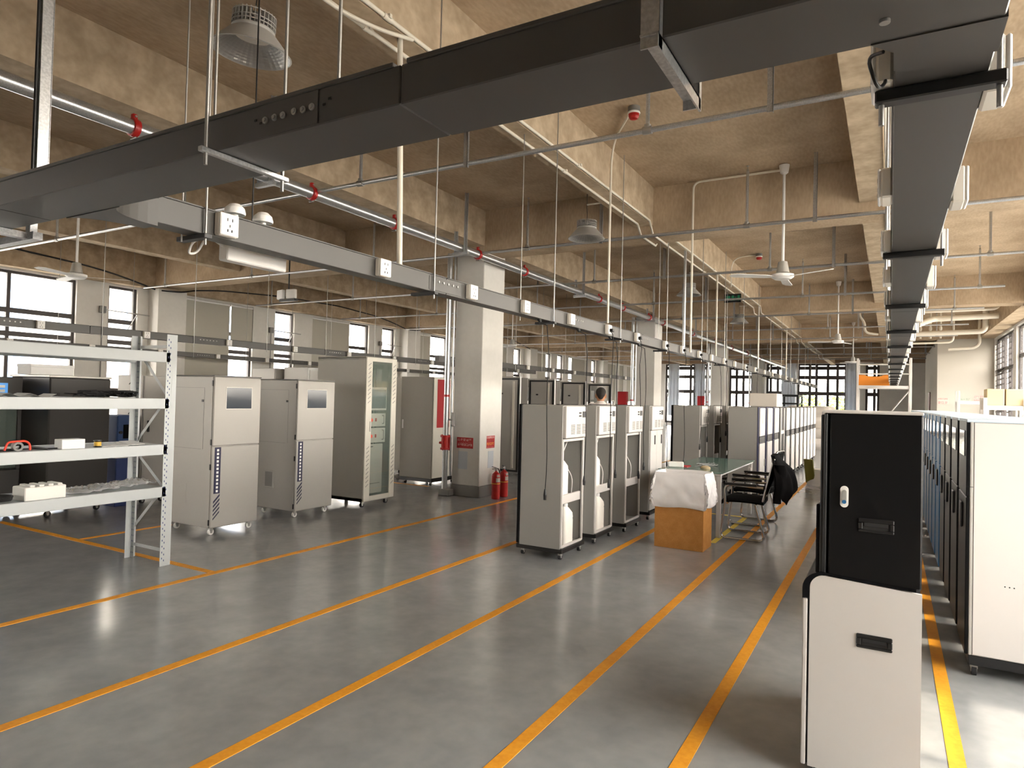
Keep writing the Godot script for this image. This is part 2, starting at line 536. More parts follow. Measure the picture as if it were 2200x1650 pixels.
func build_shell():
	var s := S()
	bb(s, LWALL - 0.3, -0.25, FAR - 0.3, RWALL + 0.3, 0.0, BACK + 0.3)
	var fl := struct("floor", s, "floor", "glossy dark grey epoxy floor with yellow lane lines")
	for t in [[-4.89, -26.0], [-3.418, -26.0], [-2.408, -10.4], [-1.405, -30.0], [-0.752, -30.0], [0.268, -24.0]]:
		strip(fl, t[0] - 0.033, t[1], t[0] + 0.033, 4.0)
	strip(fl, -8.6, -3.64, -4.93, -3.575)
	strip(fl, -7.05, -4.6, -6.99, -3.65)
	strip(fl, -7.6, -9.0, -6.7, -8.94)
	strip(fl, -1.69, -9.25, -1.63, -7.42, "tape_lemon")
	strip(fl, -2.4, -9.31, -1.63, -9.25, "tape_lemon")
	strip(fl, -1.9, -7.42, -1.63, -7.37, "tape_lemon")

	s = S()
	bb(s, LWALL - 0.3, SLAB, FAR - 0.3, RWALL + 0.3, SLAB + 0.2, BACK + 0.3)
	struct("ceiling", s, "concrete", "tan board marked concrete ceiling slab")
	for b in [[-5.75, -5.36, 3.81, "tan concrete beam over the row of white columns"], [-2.99, -2.745, 3.84, "tan concrete beam carrying two white conduits"], [-0.33, -0.08, 3.84, "tan concrete beam beside the socket lined cable tray"], [-8.47, -8.22, 3.84, "concrete beam between the columns and the window blinds"], [-11.2, -10.95, 3.84, "concrete beam next to the edge beam over the blinds"]]:
		s = S()
		bb(s, b[0], b[2], FAR, b[1], SLAB, BACK)
		struct("beam", s, "concrete_soffit", b[3])
	s = S()
	bb(s, LWALL - 0.3, 3.66, FAR, LWALL + 0.22, SLAB, BACK)
	struct("beam", s, "concrete_soffit", "tan concrete edge beam above the windows with blinds")
	s = S()
	bb(s, RWALL - 0.4, 3.72, FAR, RWALL + 0.3, SLAB, BACK)
	struct("beam", s, "concrete_soffit", "tan concrete edge beam above the louvred windows")
	for k in range(-2, 4):
		var z := -8.43 - 8.4 * k
		s = S()
		bb(s, LWALL, 3.72, z - 0.52, RWALL, SLAB, z)
		var o := struct("beam", s, "concrete", "deep tan concrete cross beam resting on the columns")
		o.set_meta("group", "cross beams of the hall")
	s = S()
	bb(s, LWALL, 3.92, FAR, RWALL, SLAB, FAR + 0.35)
	struct("beam", s, "concrete_band", "brown concrete beam above the tall end windows")

	# columns, white above a grey painted foot
	var cn := 0
	for k in range(-1, 4):
		var z := -8.43 - 8.4 * k
		var o := Node3D.new()
		o.name = "column" if cn == 0 else "column_%03d" % cn
		cn += 1
		add_child(o)
		o.position = Vector3(-5.61, 0, z - 0.31)
		o.set_meta("kind", "structure")
		tag(o, ["white column behind the photographer", "white column with red signs and two extinguishers at its foot", "second white column along the galvanised pipe", "third white column along the galvanised pipe", "fourth white column along the galvanised pipe"][k + 1], "column")
		s = S()
		cb(s, -0.25, 0.17, -0.31, 0.25, 3.81, 0.31, 0.008)
		part(o, "shaft", s, "wall")
		s = S()
		cb(s, -0.256, 0.0, -0.316, 0.256, 0.17, 0.316, 0.006)
		part(o, "painted_foot", s, "skirting")

	# window wall with blinds
	var holes := []
	var wn := 1
	var pil := S()
	for k in range(-2, 4):
		var z0 := -8.43 - 8.4 * k
		bb(pil, LWALL, 0.0, z0 - 0.65, LWALL + 0.35, 3.66, z0)
		var list := [[-0.72, -2.70, true], [-3.38, -4.02, false], [-4.66, -6.95, true], [-7.56, -8.16, false]]
		for q in list.size():
			var a: float = z0 + list[q][1]
			var b: float = z0 + list[q][0]
			holes.append([a, b, 0.85, 3.62])
			var w := b - a
			var blinds := []
			if k == 0 and q == 0: blinds = [[-w * 0.5 + 0.66, w * 0.5, 0.3], [-w * 0.5, -w * 0.5 + 0.62, 1.83]]
			if k == 0 and q == 2: blinds = [[-w * 0.5 + 0.82, w * 0.5, 0.3]]
			if k == 1 and q == 0: blinds = [[-w * 0.5 + 1.0, w * 0.5, 0.3]]
			if k == 1 and q == 2: blinds = [[-w * 0.5, w * 0.5 - 1.2, 0.4]]
			if k == 2 and q == 0: blinds = [[-w * 0.5 + 0.5, w * 0.5, 0.5]]
			if k == 2 and q == 2: blinds = [[-w * 0.5, w * 0.5 - 0.4, 1.4]]
			if k == 3 and q != 3: blinds = [[-w * 0.5, w * 0.5, 0.6]]
			var mull := [-0.02] if list[q][2] else []
			window(wn, Vector3(LWALL, 0.85, (a + b) * 0.5), Vector3(0, 0, 1), Vector3(-1, 0, 0), w, 2.77, mull, [0.62, 1.62, 2.05], ("wide dark framed window" if list[q][2] else "narrow dark framed window") + (" with grey roller blind" if blinds.size() > 0 else " without blind") + " in the wall of alternating windows", blinds)
			wn += 1
	var lo := S()
	hole_wall(lo, true, FAR - 0.3, BACK + 0.3, LWALL - 0.3, LWALL, 0.0, 3.66, holes)
	struct("wall_left", lo, "wall", "white wall of alternating wide and narrow windows")
	struct("trim_1", pil, "wall", "white pilasters between the windows with blinds")

	# window wall close by the lane lines
	holes = []
	for k in range(-2, 2):
		var z0 := -8.43 - 8.4 * k
		for q in [[-0.75, -4.2], [-4.65, -8.2]]:
			var a: float = z0 + q[1]
			var b: float = z0 + q[0]
			if k == -2: continue
			holes.append([a, b, 0.9, 3.66])
			if k == 1 and q[0] < -4.0:
				wn = louvre_window(wn, a, b)
			else:
				window(wn, Vector3(RWALL, 0.9, (a + b) * 0.5), Vector3(0, 0, 1), Vector3(1, 0, 0), b - a, 2.76, [-0.9, 0.0, 0.9], [0.7, 2.0], "wide dark framed window behind the machines with white sides")
				wn += 1
	s = S()
	hole_wall(s, true, FAR - 0.3, BACK + 0.3, RWALL, RWALL + 0.3, 0.0, 3.72, holes)
	struct("wall_right", s, "wall", "white wall of tall windows beside the machine aisle")
	s = S()
	for k in range(-2, 2):
		var z0 := -8.43 - 8.4 * k
		bb(s, RWALL - 0.3, 0.0, z0 - 0.6, RWALL, 3.72, z0)
	struct("trim_2", s, "wall", "white wall pillars between the tall windows")

	# end wall with tall glazing and the wall behind the photographer
	var fx := [[-12.63, -9.6, 0], [-8.63, -6.56, 1], [-6.46, -4.8, 2], [-4.74, -1.62, 3], [-1.21, -0.53, 4]]
	holes = []
	for f in fx:
		holes.append([f[0], f[1], 0.15, 3.9])
		var w: float = f[1] - f[0]
		var mull := []
		if f[2] == 3: mull = [-0.9, -0.55, 0.05, 0.55, 0.98]
		elif f[2] == 0: mull = [-0.75, 0.1, 0.35, 1.1]
		elif w > 1.5: mull = [-0.6, -0.2, 0.3]
		else: mull = [0.1]
		window(wn, Vector3((f[0] + f[1]) * 0.5, 0.15, FAR), Vector3(1, 0, 0), Vector3(0, 0, -1), w, 3.75, mull, [2.02, 2.95, 3.5] if w > 0.5 else [2.0], ["wide glazed opening with two curtains beyond the second column", "glazed opening with one curtain beyond the third column", "glazed opening with a curtain and green leaves outside", "widest glazed opening of the end wall, with a glass door", "narrow glazed opening behind the platform rack"][f[2]], [], 0.12)
		wn += 1
	s = S()
	hole_wall(s, false, LWALL, RWALL, FAR - 0.3, FAR, 0.0, 3.95, holes)
	struct("wall_far", s, "wall", "end wall with tall glazing and hanging curtains")
	s = S()
	bb(s, LWALL, 0.0, BACK, RWALL, SLAB, BACK + 0.3)
	struct("wall_back", s, "wall", "plain white end wall behind the photographer")
	# curtains between the openings of the end wall
	for c in [[-12.4, -11.7], [-10.7, -10.05], [-7.25, -6.6], [-5.6, -4.8], [-2.2, -1.65]]:
		s = S()
		var rings := []
		for j in 12:
			var y: float = 3.915 - j * 0.3
			var ring := []
			for i in 24:
				var tt := float(i) / 24.0
				var x: float = lerpf(c[0], c[1], tt * 2.0 if tt < 0.5 else 2.0 - tt * 2.0)
				ring.append(Vector3(x, y, FAR + 0.12 + (0.03 if tt < 0.5 else 0.0) + 0.03 * sin(x * 28.0 + sin(y) * 0.4)))
			rings.append(ring)
		loft(s, rings)
		single("curtain", s, "curtain", "pleated grey curtain hanging beside end wall glazing", "curtain", "grey curtains on the end wall")
	# room block that stands into the hall at the louvred windows
	s = S()
	bb(s, 1.3, 0.0, -33.5, RWALL, 3.72, -25.2)
	struct("wall_partition", s, "plaster", "pale plaster wall with printed notices between hall and louvres")
	s = S()
	bb(s, 1.27, 0.0, -30.2, 1.298, 2.1, -29.2)
	struct("door_1", s, "brown_door", "reddish brown door in the side of the plaster room")

	# outdoors
	s = S()
	bb(s, -120.0, -0.5, -160.0, 120.0, -0.3, 90.0)
	struct("ground", s, "asphalt", "pale paved ground outside the windows")
	facade(Vector3(-36.0, -0.3, -10.0), 46.0, 16.0, "pale office block with blue windows seen through the window wall")
	for t in [Vector3(-7.4, -0.3, -52.0), Vector3(-5.2, -0.3, -54.0), Vector3(-3.0, -0.3, -53.0)]:
		tree(t)

func louvre_window(wn: int, a: float, b: float) -> int:
	# dark framed bays of tilted glass blades, as the last ones before the plaster room
	var w := window(wn, Vector3(RWALL, 0.9, (a + b) * 0.5), Vector3(0, 0, 1), Vector3(1, 0, 0), b - a, 2.76, [-0.9, -0.35, 0.45, 0.95], [0.9, 1.8], "louvred window with dark blades next to the plaster wall")
	for bay in [[-1.72, -0.93], [-0.87, -0.38], [0.48, 0.92]]:
		for j in 17:
			var s := S()
			box(s, Vector3(0.07, 0.10 + j * 0.158, (bay[0] + bay[1]) * 0.5), Vector3(0.14, 0.012, bay[1] - bay[0]), Basis(Vector3(0, 0, 1), 0.6))
			part(w, "slat", s, "frame_dark")
	return wn + 1

func facade(at: Vector3, length: float, height: float, label: String):
	var o := thing("office_building", label, "building", at)
	var s := S()
	bb(s, -9.0, 0.0, -length * 0.5, 0.0, height, length * 0.5)
	part(o, "wall", s, "facade")
	for f in 4:
		for i in 14:
			s = S()
			var z := -length * 0.5 + 2.4 + i * 3.1
			bb(s, -0.05, 1.2 + f * 3.7, z - 0.8, 0.05, 3.2 + f * 3.7, z + 0.8)
			part(o, "window", s, "facade_glass")

func tree(at: Vector3):
	var o := thing("tree", "bright green tree outside the end wall glazing", "tree", at, 0.0, "trees outside the end wall")
	var s := S()
	cyl(s, Vector3.ZERO, Vector3(0.05, 1.6, 0), 0.09, 8, 0.06)
	part(o, "trunk", s, "bark")
	var r := RandomNumberGenerator.new()
	r.seed = int(absf(at.x) * 100.0)
	s = S()
	for i in 900:
		var d := Vector3(r.randf_range(-1, 1), r.randf_range(-1, 1), r.randf_range(-1, 1))
		if d.length() > 1.0: continue
		var p := Vector3(0, 1.9, 0) + d * Vector3(1.1, 0.9, 1.1)
		var b := Basis.from_euler(Vector3(r.randf() * TAU, r.randf() * TAU, 0))
		var l := 0.13
		q4(s, p - b.x * l, p - b.y * l * 0.5, p + b.x * l, p + b.y * l * 0.5, b.z)
	part(o, "crown", s, "leaf")

# ---------------------------------------------------------------- trays, pipes, lamps, fans
func socket(parent: Node, at: Vector3, out: Vector3, w := 0.1, h := 0.105, deep := 0.038):
	# a surface mounted power socket: box, faceplate, pin slots
	var u := Vector3.UP.cross(out).normalized()
	var b := Basis(u, Vector3.UP, out)
	var s := S()
	cbox(s, at + out * deep * 0.5, Vector3(w, h, deep), 0.006, b)
	var o := part(parent, "socket", s, "socket")
	s = S()
	cbox(s, at + out * (deep + 0.004), Vector3(w * 0.98, h * 0.98, 0.01), 0.004, b)
	part(o, "faceplate", s, "white_plastic")
	s = S()
	for p in [[-0.013, 0.022, 0.004, 0.014], [0.013, 0.022, 0.004, 0.014], [0.0, -0.006, 0.004, 0.012], [-0.011, -0.028, 0.005, 0.012], [0.011, -0.028, 0.005, 0.012]]:
		box(s, at + out * (deep + 0.0095) + u * p[0] + Vector3.UP * p[1], Vector3(p[2], p[3], 0.002), b)
	part(o, "pin_slot", s, "hole")
func rod(parent: Node, a: Vector3, b: Vector3, r := 0.005, m := "steel_rod", called := "hanger_rod"):
	var s := S()
	cyl(s, a, b, r, 8)
	part(parent, called, s, m)

func build_services():
	build_cross_tray()
	build_trunking()
	build_aisle_tray()
	build_pipes()
	build_lamps()

func build_cross_tray():
	var y0 := 2.22
	var y1 := 2.316
	var zf := -1.212
	var zr := -1.425
	var o := thing("cable_tray", "wide dark grey cable tray crossing the hall overhead", "cable tray")
	var xs := [-5.4, -3.05, -1.02, 0.17]
	for i in 3:
		var s := S()
		cb(s, xs[i] + 0.001, y0, zr, xs[i + 1] - 0.001, y1, zf, 0.003)
		part(o, "tray_section", s, "tray")
		s = S()
		cb(s, xs[i] + 0.02, y1 - 0.004, zr - 0.006, xs[i + 1] - 0.02, y1 + 0.008, zf + 0.006, 0.002)
		part(o, "tray_lid", s, "tray")
	# joint plate with bolts on the side towards the lane lines
	var s2 := S()
	var ja := on_z(556, 262, zf).x
	var jb := on_z(684, 232, zf).x
	cb(s2, ja, y0 + 0.004, zf, jb, y1 - 0.004, zf + 0.003, 0.001)
	part(o, "joint_plate", s2, "tray")
	for k in 6:
		var p := on_z([571.0, 591, 609, 633, 652, 671][k], [259.0, 253, 248, 240, 236, 230][k], zf + 0.003)
		s2 = S()
		cyl(s2, Vector3(p.x, p.y, zf + 0.002), Vector3(p.x, p.y, zf + 0.007), 0.0095, 12)
		cyl(s2, Vector3(p.x, p.y, zf + 0.007), Vector3(p.x, p.y, zf + 0.011), 0.0055, 8)
		part(o, "bolt", s2, "steel_rod")
	for q in [[549.0, 259.0], [560.0, 265.0], [696.0, 224.0], [708.0, 211.0]]:
		var p := on_z(q[0], q[1], zf + 0.003)
		s2 = S()
		cbox(s2, Vector3(p.x, p.y, zf + 0.0025), Vector3(0.011, 0.007, 0.003), 0.002)
		part(o, "slot", s2, "hole")
	# flared tee where the socket trunking leaves the tray
	var poly := PackedVector2Array()
	for i in 9:
		var t := PI * 0.5 * i / 8.0
		poly.append(Vector2(-2.56 - 0.14 * sin(t), zr - 0.24 * (1.0 - cos(t))))
	for i in 9:
		var t := PI * 0.5 * (8 - i) / 8.0
		poly.append(Vector2(-2.94 + 0.14 * sin(t), zr - 0.24 * (1.0 - cos(t))))
	s2 = S()
	prism(s2, poly, Vector3(0, y0 - 0.002, 0), Vector3.RIGHT, Vector3(0, 0, 1), Vector3(0, y1 - y0 + 0.02, 0))
	part(o, "tee_fitting", s2, "tray")
	# corner piece into the aisle tray
	poly = PackedVector2Array([Vector2(-0.04, zr + 0.01), Vector2(0.172, zr + 0.01), Vector2(0.172, zr - 0.12), Vector2(-0.002, zr - 0.12), Vector2(-0.002, zr - 0.04)])
	s2 = S()
	prism(s2, poly, Vector3(0, y0 - 0.003, 0), Vector3.RIGHT, Vector3(0, 0, 1), Vector3(0, y1 - y0 + 0.01, 0))
	part(o, "corner_fitting", s2, "tray")
	s2 = S()
	var scr := on_y(1901, 43, y0)
	cyl(s2, Vector3(scr.x, y0 - 0.006, scr.z), Vector3(scr.x, y0 + 0.002, scr.z), 0.009, 12)
	part(o, "bolt", s2, "steel_rod")
	# thin rod trapeze
	for z in [zf + 0.03, zr - 0.03]:
		rod(o, Vector3(-1.70, y0 - 0.05, z), Vector3(-1.70, SLAB, z), 0.0055)
	s2 = S()
	cb(s2, -1.709, y0 - 0.016, zr - 0.05, -1.691, y0 - 0.001, zf + 0.05, 0.002)
	part(o, "support_bar", s2, "galvanised")
	rod(o, Vector3(-1.33, y1, -1.32), Vector3(-1.33, SLAB, -1.32), 0.005)
	rod(o, Vector3(-1.86, y1, -1.32), Vector3(-1.86, SLAB, -1.32), 0.0045)
	# angle steel cradle
	var ax := -0.40
	for z in [zf + 0.024, zr - 0.06]:
		s2 = S()
		bb(s2, ax - 0.018, y0 - 0.028, z - 0.002, ax + 0.018, SLAB, z + 0.002)
		bb(s2, ax + 0.014, y0 - 0.028, z - 0.02, ax + 0.018, SLAB, z + 0.002)
		part(o, "cradle_post", s2, "galvanised")
	s2 = S()
	bb(s2, ax - 0.018, y0 - 0.006, zr - 0.075, ax + 0.018, y0 - 0.002, zf + 0.03)
	bb(s2, ax + 0.014, y0 - 0.03, zr - 0.075, ax + 0.018, y0 - 0.002, zf + 0.03)
	part(o, "cradle_bar", s2, "galvanised")
	# channel post with a cable beside it, at the far end of the tray
	var px := on_z(85, 372, -1.30).x
	s2 = S()
	bb(s2, px - 0.022, y1, -1.322, px + 0.022, SLAB, -1.318)
	bb(s2, px - 0.022, y1, -1.32, px - 0.018, SLAB, -1.28)
	bb(s2, px + 0.018, y1, -1.32, px + 0.022, SLAB, -1.28)
	part(o, "channel_post", s2, "galvanised")
	rod(o, Vector3(px + 0.012, y1, -1.27), Vector3(px + 0.014, SLAB, -1.27), 0.006, "black", "cable")
	s2 = S()
	bb(s2, -3.9, y0 - 0.035, -1.52, -3.33, y0 - 0.002, -1.48)
	bb(s2, -3.42, y0 - 0.03, -1.52, -3.38, y0 - 0.002, -1.18)
	bb(s2, -3.42, y0 - 0.03, -1.52, -3.38, y1 + 0.02, -1.49)
	part(o, "support_bracket", s2, "galvanised")

func trunk_run(called: String, label: String, x: float, y0: float, y1: float, z0: float, z1: float, step: float) -> Node3D:
	var o := thing(called, label, "cable trunking")
	var z := z0
	while z > z1 + 0.01:
		var e := maxf(z - step, z1)
		var s := S()
		cb(s, x - 0.1, y0, e + 0.002, x, y1, z - 0.002, 0.003)
		part(o, "trunking_section", s, "tray")
		s = S()
		cb(s, x - 0.104, y1 - 0.001, e + 0.01, x + 0.004, y1 + 0.006, z - 0.01, 0.001)
		part(o, "trunking_lid", s, "tray")
		z = e
	return o
func joint(o: Node3D, x: float, y0: float, y1: float, z: float):
	var s := S()
	cb(s, x, y0 + 0.012, z - 0.19, x + 0.003, y1 - 0.012, z + 0.19, 0.001)
	part(o, "joint_plate", s, "tray")
	for k in 6:
		s = S()
		cyl(s, Vector3(x + 0.002, y1 - 0.04, z - 0.14 + k * 0.056), Vector3(x + 0.008, y1 - 0.04, z - 0.14 + k * 0.056), 0.008, 8)
		part(o, "bolt", s, "steel_rod")

func build_trunking():
	var x := -2.70
	var y0 := 2.232
	var y1 := 2.348
	var o := trunk_run("socket_trunking", "long dark grey trunking lined with white sockets above the dispensers", x, y0, y1, -1.66, -31.0, 2.1)
	var zs := [-1.98, -3.07, -4.05, -4.87, -5.79, -6.76, -7.70, -8.85, -9.70, -10.7, -11.55, -12.55, -13.5, -14.6]
	for k in 11: zs.append(-15.8 - k * 1.3)
	for z in zs:
		socket(o, Vector3(x, 2.292, z), Vector3.RIGHT)
	for z in [-3.75, -5.97, -8.05, -10.2]: joint(o, x, y0, y1, z)
	var rz := [-1.88, -3.60, -5.43, -7.16, -8.95, -10.9, -12.6, -14.4, -16.2, -18.0, -20.0, -22.0, -24.0, -26.0, -28.0, -30.0]
	for z in rz:
		rod(o, Vector3(x + 0.014, y0 - 0.05, z), Vector3(x + 0.014, SLAB, z), 0.0055)
		var s := S()
		cb(s, x - 0.17, y0 - 0.022, z - 0.02, x + 0.035, y0 - 0.001, z + 0.02, 0.002)
		part(o, "support_bar", s, "tray_dark")
	for z in [-1.85, -5.03, -9.0, -11.8, -13.4, -15.1, -17.0]:
		rod(o, Vector3(x - 0.115, y0 - 0.03, z), Vector3(x - 0.115, SLAB, z), 0.004)
	# cords that hang from the trunking
	var cords := [[-5.22, 0.62], [-6.07, 0.66], [-6.76, 0.56], [-6.93, 0.65], [-7.70, 0.57], [-7.90, 0.66], [-8.85, 0.60], [-9.70, 0.56], [-10.7, 0.75], [-11.15, 0.85], [-12.1, 0.8], [-12.55, 0.9], [-13.7, 0.9], [-14.6, 1.0], [-15.1, 1.1], [-15.8, 1.0], [-17.3, 1.1], [-18.4, 1.0], [-19.6, 1.2], [-21.0, 1.1], [-21.7, 1.2]]
	var r := RandomNumberGenerator.new()
	r.seed = 5
	for k in cords.size():
		var z: float = cords[k][0]
		var yb: float = cords[k][1]
		var front := k in [2, 4, 6, 7, 8, 11, 13, 15, 17, 19]
		var cx := x + 0.075
		var t := thing("power_cord", ["black power cord hanging against the grey dispenser side, plug end low", "black power cord hanging before the second dispenser panel"][k] if k < 2 else ordinal(k) + " black power cord along the socket trunking", "cord", Vector3(cx, 0, z), 0.0, "" if k < 2 else "power cords on the trunking")
		var pts := []
		if front: pts = [Vector3(-0.02, 2.27, 0), Vector3(0, 2.24, 0), Vector3(0.01, 2.15, 0)]
		else: pts = [Vector3(-0.10, y0 - 0.004, 0), Vector3(-0.08, y0 - 0.03, 0), Vector3(-0.02, y0 - 0.06, 0)]
		var n := 9
		for i in n:
			var f := float(i + 1) / n
			pts.append(Vector3(0.006 * sin(f * 9.0 + k), lerpf(2.12, yb + 0.09, f), 0.012 * sin(f * 7.0 + k * 1.7) - 0.02 * f * sin(k * 2.1)))
		var s := S()
		tube(s, pts, 0.0045, 6)
		part(t, "cable", s, "rubber")
		s = S()
		var e: Vector3 = pts[pts.size() - 1]
		cyl(s, e + Vector3(0, 0.02, 0), e - Vector3(0, 0.03, 0), 0.008, 8, 0.016)
		cyl(s, e - Vector3(0, 0.03, 0), e - Vector3(0, 0.075, 0), 0.016, 8, 0.014)
		part(t, "connector", s, "black")
		s = S()
		if front: cb(s, -0.03, 2.265, -0.025, 0.012, 2.30, 0.025, 0.006)
		else: cyl(s, Vector3(-0.085, y0 - 0.03, 0), Vector3(-0.1, y0 + 0.0, 0), 0.014, 8, 0.022)
		part(t, "plug", s, "black")
	# thick conduits that drop to the trunking
	var s3 := S()
	tube(s3, [Vector3(x - 0.05, y1, -3.31), Vector3(x - 0.06, 3.0, -3.30), Vector3(x - 0.09, 3.84, -3.3)], 0.018, 10)
	single("conduit_drop", s3, "white_pipe", "thick white conduit dropping from beam to socket trunking", "conduit")
	s3 = S()
	var be := on_y(1362, 236, 4.30)
	tube(s3, rounded([Vector3(x + 0.03, y1 + 0.01, -6.72), Vector3(x + 0.03, 4.31, -6.72), Vector3(be.x - 0.05, 4.31, be.z - 0.05)], 0.32, 8), 0.012, 10)
	single("conduit_drop", s3, "white_pipe", "slim conduit rising from trunking and bending to the red beacon", "conduit")
	s3 = S()
	var ca := on_y(1490, 392, 4.31)
	var cbp := on_y(1686, 360, 4.31)
	tube(s3, rounded([Vector3(ca.x, 2.15, ca.z), ca, Vector3(cbp.x, 4.31, ca.z)], 0.1, 6), 0.014, 10)
	single("conduit_drop", s3, "white_pipe", "white conduit dropping from the ceiling fan mount at the cross beam", "conduit")
	for d in [[-10.05, "galvanised", 0.022, "thick galvanised tube dropping to the socket trunking"], [-12.2, "white_pipe", 0.016, "white tube dropping to the trunking past the third cross pipe"], [-16.6, "white_pipe", 0.018, "white tube dropping to the far trunking at a cross beam"], [-21.5, "white_pipe", 0.018, "white tube dropping to the far end of the trunking"]]:
		s3 = S()
		cyl(s3, Vector3(x - 0.05, y1, d[0]), Vector3(x - 0.05, 3.84, d[0]), d[2], 10)
		single("conduit_drop", s3, d[1], d[3], "conduit")
	# little devices at the near end
	var t2 := thing("emergency_light", "white box hanging under the trunking with a looped white cable", "light fitting", Vector3(-2.95, 2.23, -2.355))
	s3 = S()
	cb(s3, -0.035, -0.04, -0.19, 0.035, 0.045, 0.19, 0.006)
	part(t2, "housing", s3, "white_plastic")
	s3 = S()
	tube(s3, rounded([Vector3(0, 0.03, 0.19), Vector3(0, 0.06, 0.27), Vector3(0, 0.02, 0.36), Vector3(0, -0.05, 0.38), Vector3(0, -0.03, 0.33), Vector3(0, 0.11, 0.26)], 0.06, 5), 0.006, 8)
	part(t2, "cable", s3, "white_plastic")
	rod(t2, Vector3(0, 0.045, 0.02), Vector3(0, 3.84 - 2.23, 0.02), 0.004, "black", "hanger_wire")
	for zz in [-0.14, 0.14]:
		s3 = S()
		bb(s3, -0.012, 0.035, zz - 0.01, 0.15, 0.055, zz + 0.01)
		part(t2, "strap", s3, "steel_rod")
	for p in [[on_x(505, 450, -2.76).z, 0], [on_x(565, 472, -2.76).z, 1]]:
		s3 = S()
		lathe(s3, [Vector2(0.001, 0.006), Vector2(0.016, 0.006), Vector2(0.016, 0.03), Vector2(0.048, 0.03), Vector2(0.05, 0.04), Vector2(0.044, 0.062), Vector2(0.025, 0.08), Vector2(0.001, 0.085)], Vector3(-2.76, 2.348, p[0]), 20)
		single("dome_cap", s3, "white_plastic", ["white dome cap on the trunking beside the first socket", "white dome cap on the trunking past the first socket"][p[1]], "fitting")
	# two more runs by the windows
	for q in [[-9.2, 2.235, 2.335, "dark trunking running between cabinets and window wall, hung from rods", -0.6, -17.5], [-13.15, 2.235, 2.325, "dark trunking running close along the window wall", -0.6, -24.0], [-7.6, 2.2, 2.3, "dark trunking above the open cabinets", -10.4, -22.0]]:
		var tr := trunk_run("socket_trunking", q[3], q[0], q[1], q[2], q[4], q[5], 2.1)
		var z: float = q[4] - 0.9
		var k := 0
		while z > q[5] + 0.3:
			socket(tr, Vector3(q[0], (q[1] + q[2]) * 0.5, z), Vector3.RIGHT, 0.09, 0.095)
			rod(tr, Vector3(q[0] + 0.01, q[1] - 0.04, z + 0.6), Vector3(q[0] + 0.01, SLAB, z + 0.6), 0.005)
			if k % 2 == 0: joint(tr, q[0], q[1], q[2], z + 0.35)
			z -= 1.35
			k += 1

func build_aisle_tray():
	var y0 := 2.218
	var y1 := 2.316
	var x0 := -0.002
	var x1 := 0.168
	var o := thing("cable_tray", "black cable tray with white socket boxes on both sides above the machine aisle", "cable tray")
	var z := -1.54
	while z > -30.0:
		var s := S()
		cb(s, x0, y0, z - 2.0 + 0.002, x1, y1, z - 0.002, 0.003)
		part(o, "tray_section", s, "tray")
		s = S()
		cb(s, x0 - 0.004, y1 - 0.002, z - 1.99, x1 + 0.004, y1 + 0.007, z - 0.01, 0.002)
		part(o, "tray_lid", s, "tray")
		z -= 2.0
	z = -1.64
	while z > -30.0:
		var s := S()
		cb(s, x0 - 0.035, y0 - 0.03, z - 0.018, x1 + 0.03, y0 - 0.002, z + 0.018, 0.003)
		part(o, "support_bar", s, "black")
		rod(o, Vector3(x0 - 0.022, y0 - 0.075, z), Vector3(x0 - 0.022, SLAB, z), 0.0055, "steel_rod")
		rod(o, Vector3(x1 + 0.018, y0 - 0.075, z), Vector3(x1 + 0.018, SLAB, z), 0.0055, "steel_rod")
		z -= 1.75
	z = -1.78
	while z > -29.0:
		socket(o, Vector3(x0, 2.27, z + 0.12), Vector3.LEFT, 0.12, 0.1, 0.034)
		socket(o, Vector3(x1, 2.272, z), Vector3.RIGHT, 0.12, 0.12, 0.04)
		z -= 0.89
	# wires and a torn lip at the corner
	var s2 := S()
	tube(s2, rounded([Vector3(-0.02, 2.24, -1.50), Vector3(-0.05, 2.25, -1.53), Vector3(-0.03, 2.19, -1.56), Vector3(-0.015, 2.22, -1.60), Vector3(-0.02, 2.30, -1.66)], 0.03, 4), 0.004, 6)
	part(o, "loose_wire", s2, "black")
	s2 = S()
	tube(s2, dipping(-0.06, 3.826, -3.0, -30.0), 0.012, 8)
	single("conduit_line", s2, "white_pipe", "slim white conduit fixed along beam above the aisle tray", "conduit")

# a line along a beam that ducks under every cross beam
func dipping(x: float, y: float, z0: float, z1: float) -> Array:
	var pts := [Vector3(x, y, z0)]
	for k in range(-1, 4):
		var z := -8.43 - 8.4 * k
		if z + 0.1 < z0 and z - 0.7 > z1:
			pts.append_array([Vector3(x, y, z + 0.2), Vector3(x, 3.704, z + 0.05), Vector3(x, 3.704, z - 0.57), Vector3(x, y, z - 0.72)])
	pts.append(Vector3(x, y, z1))
	return pts

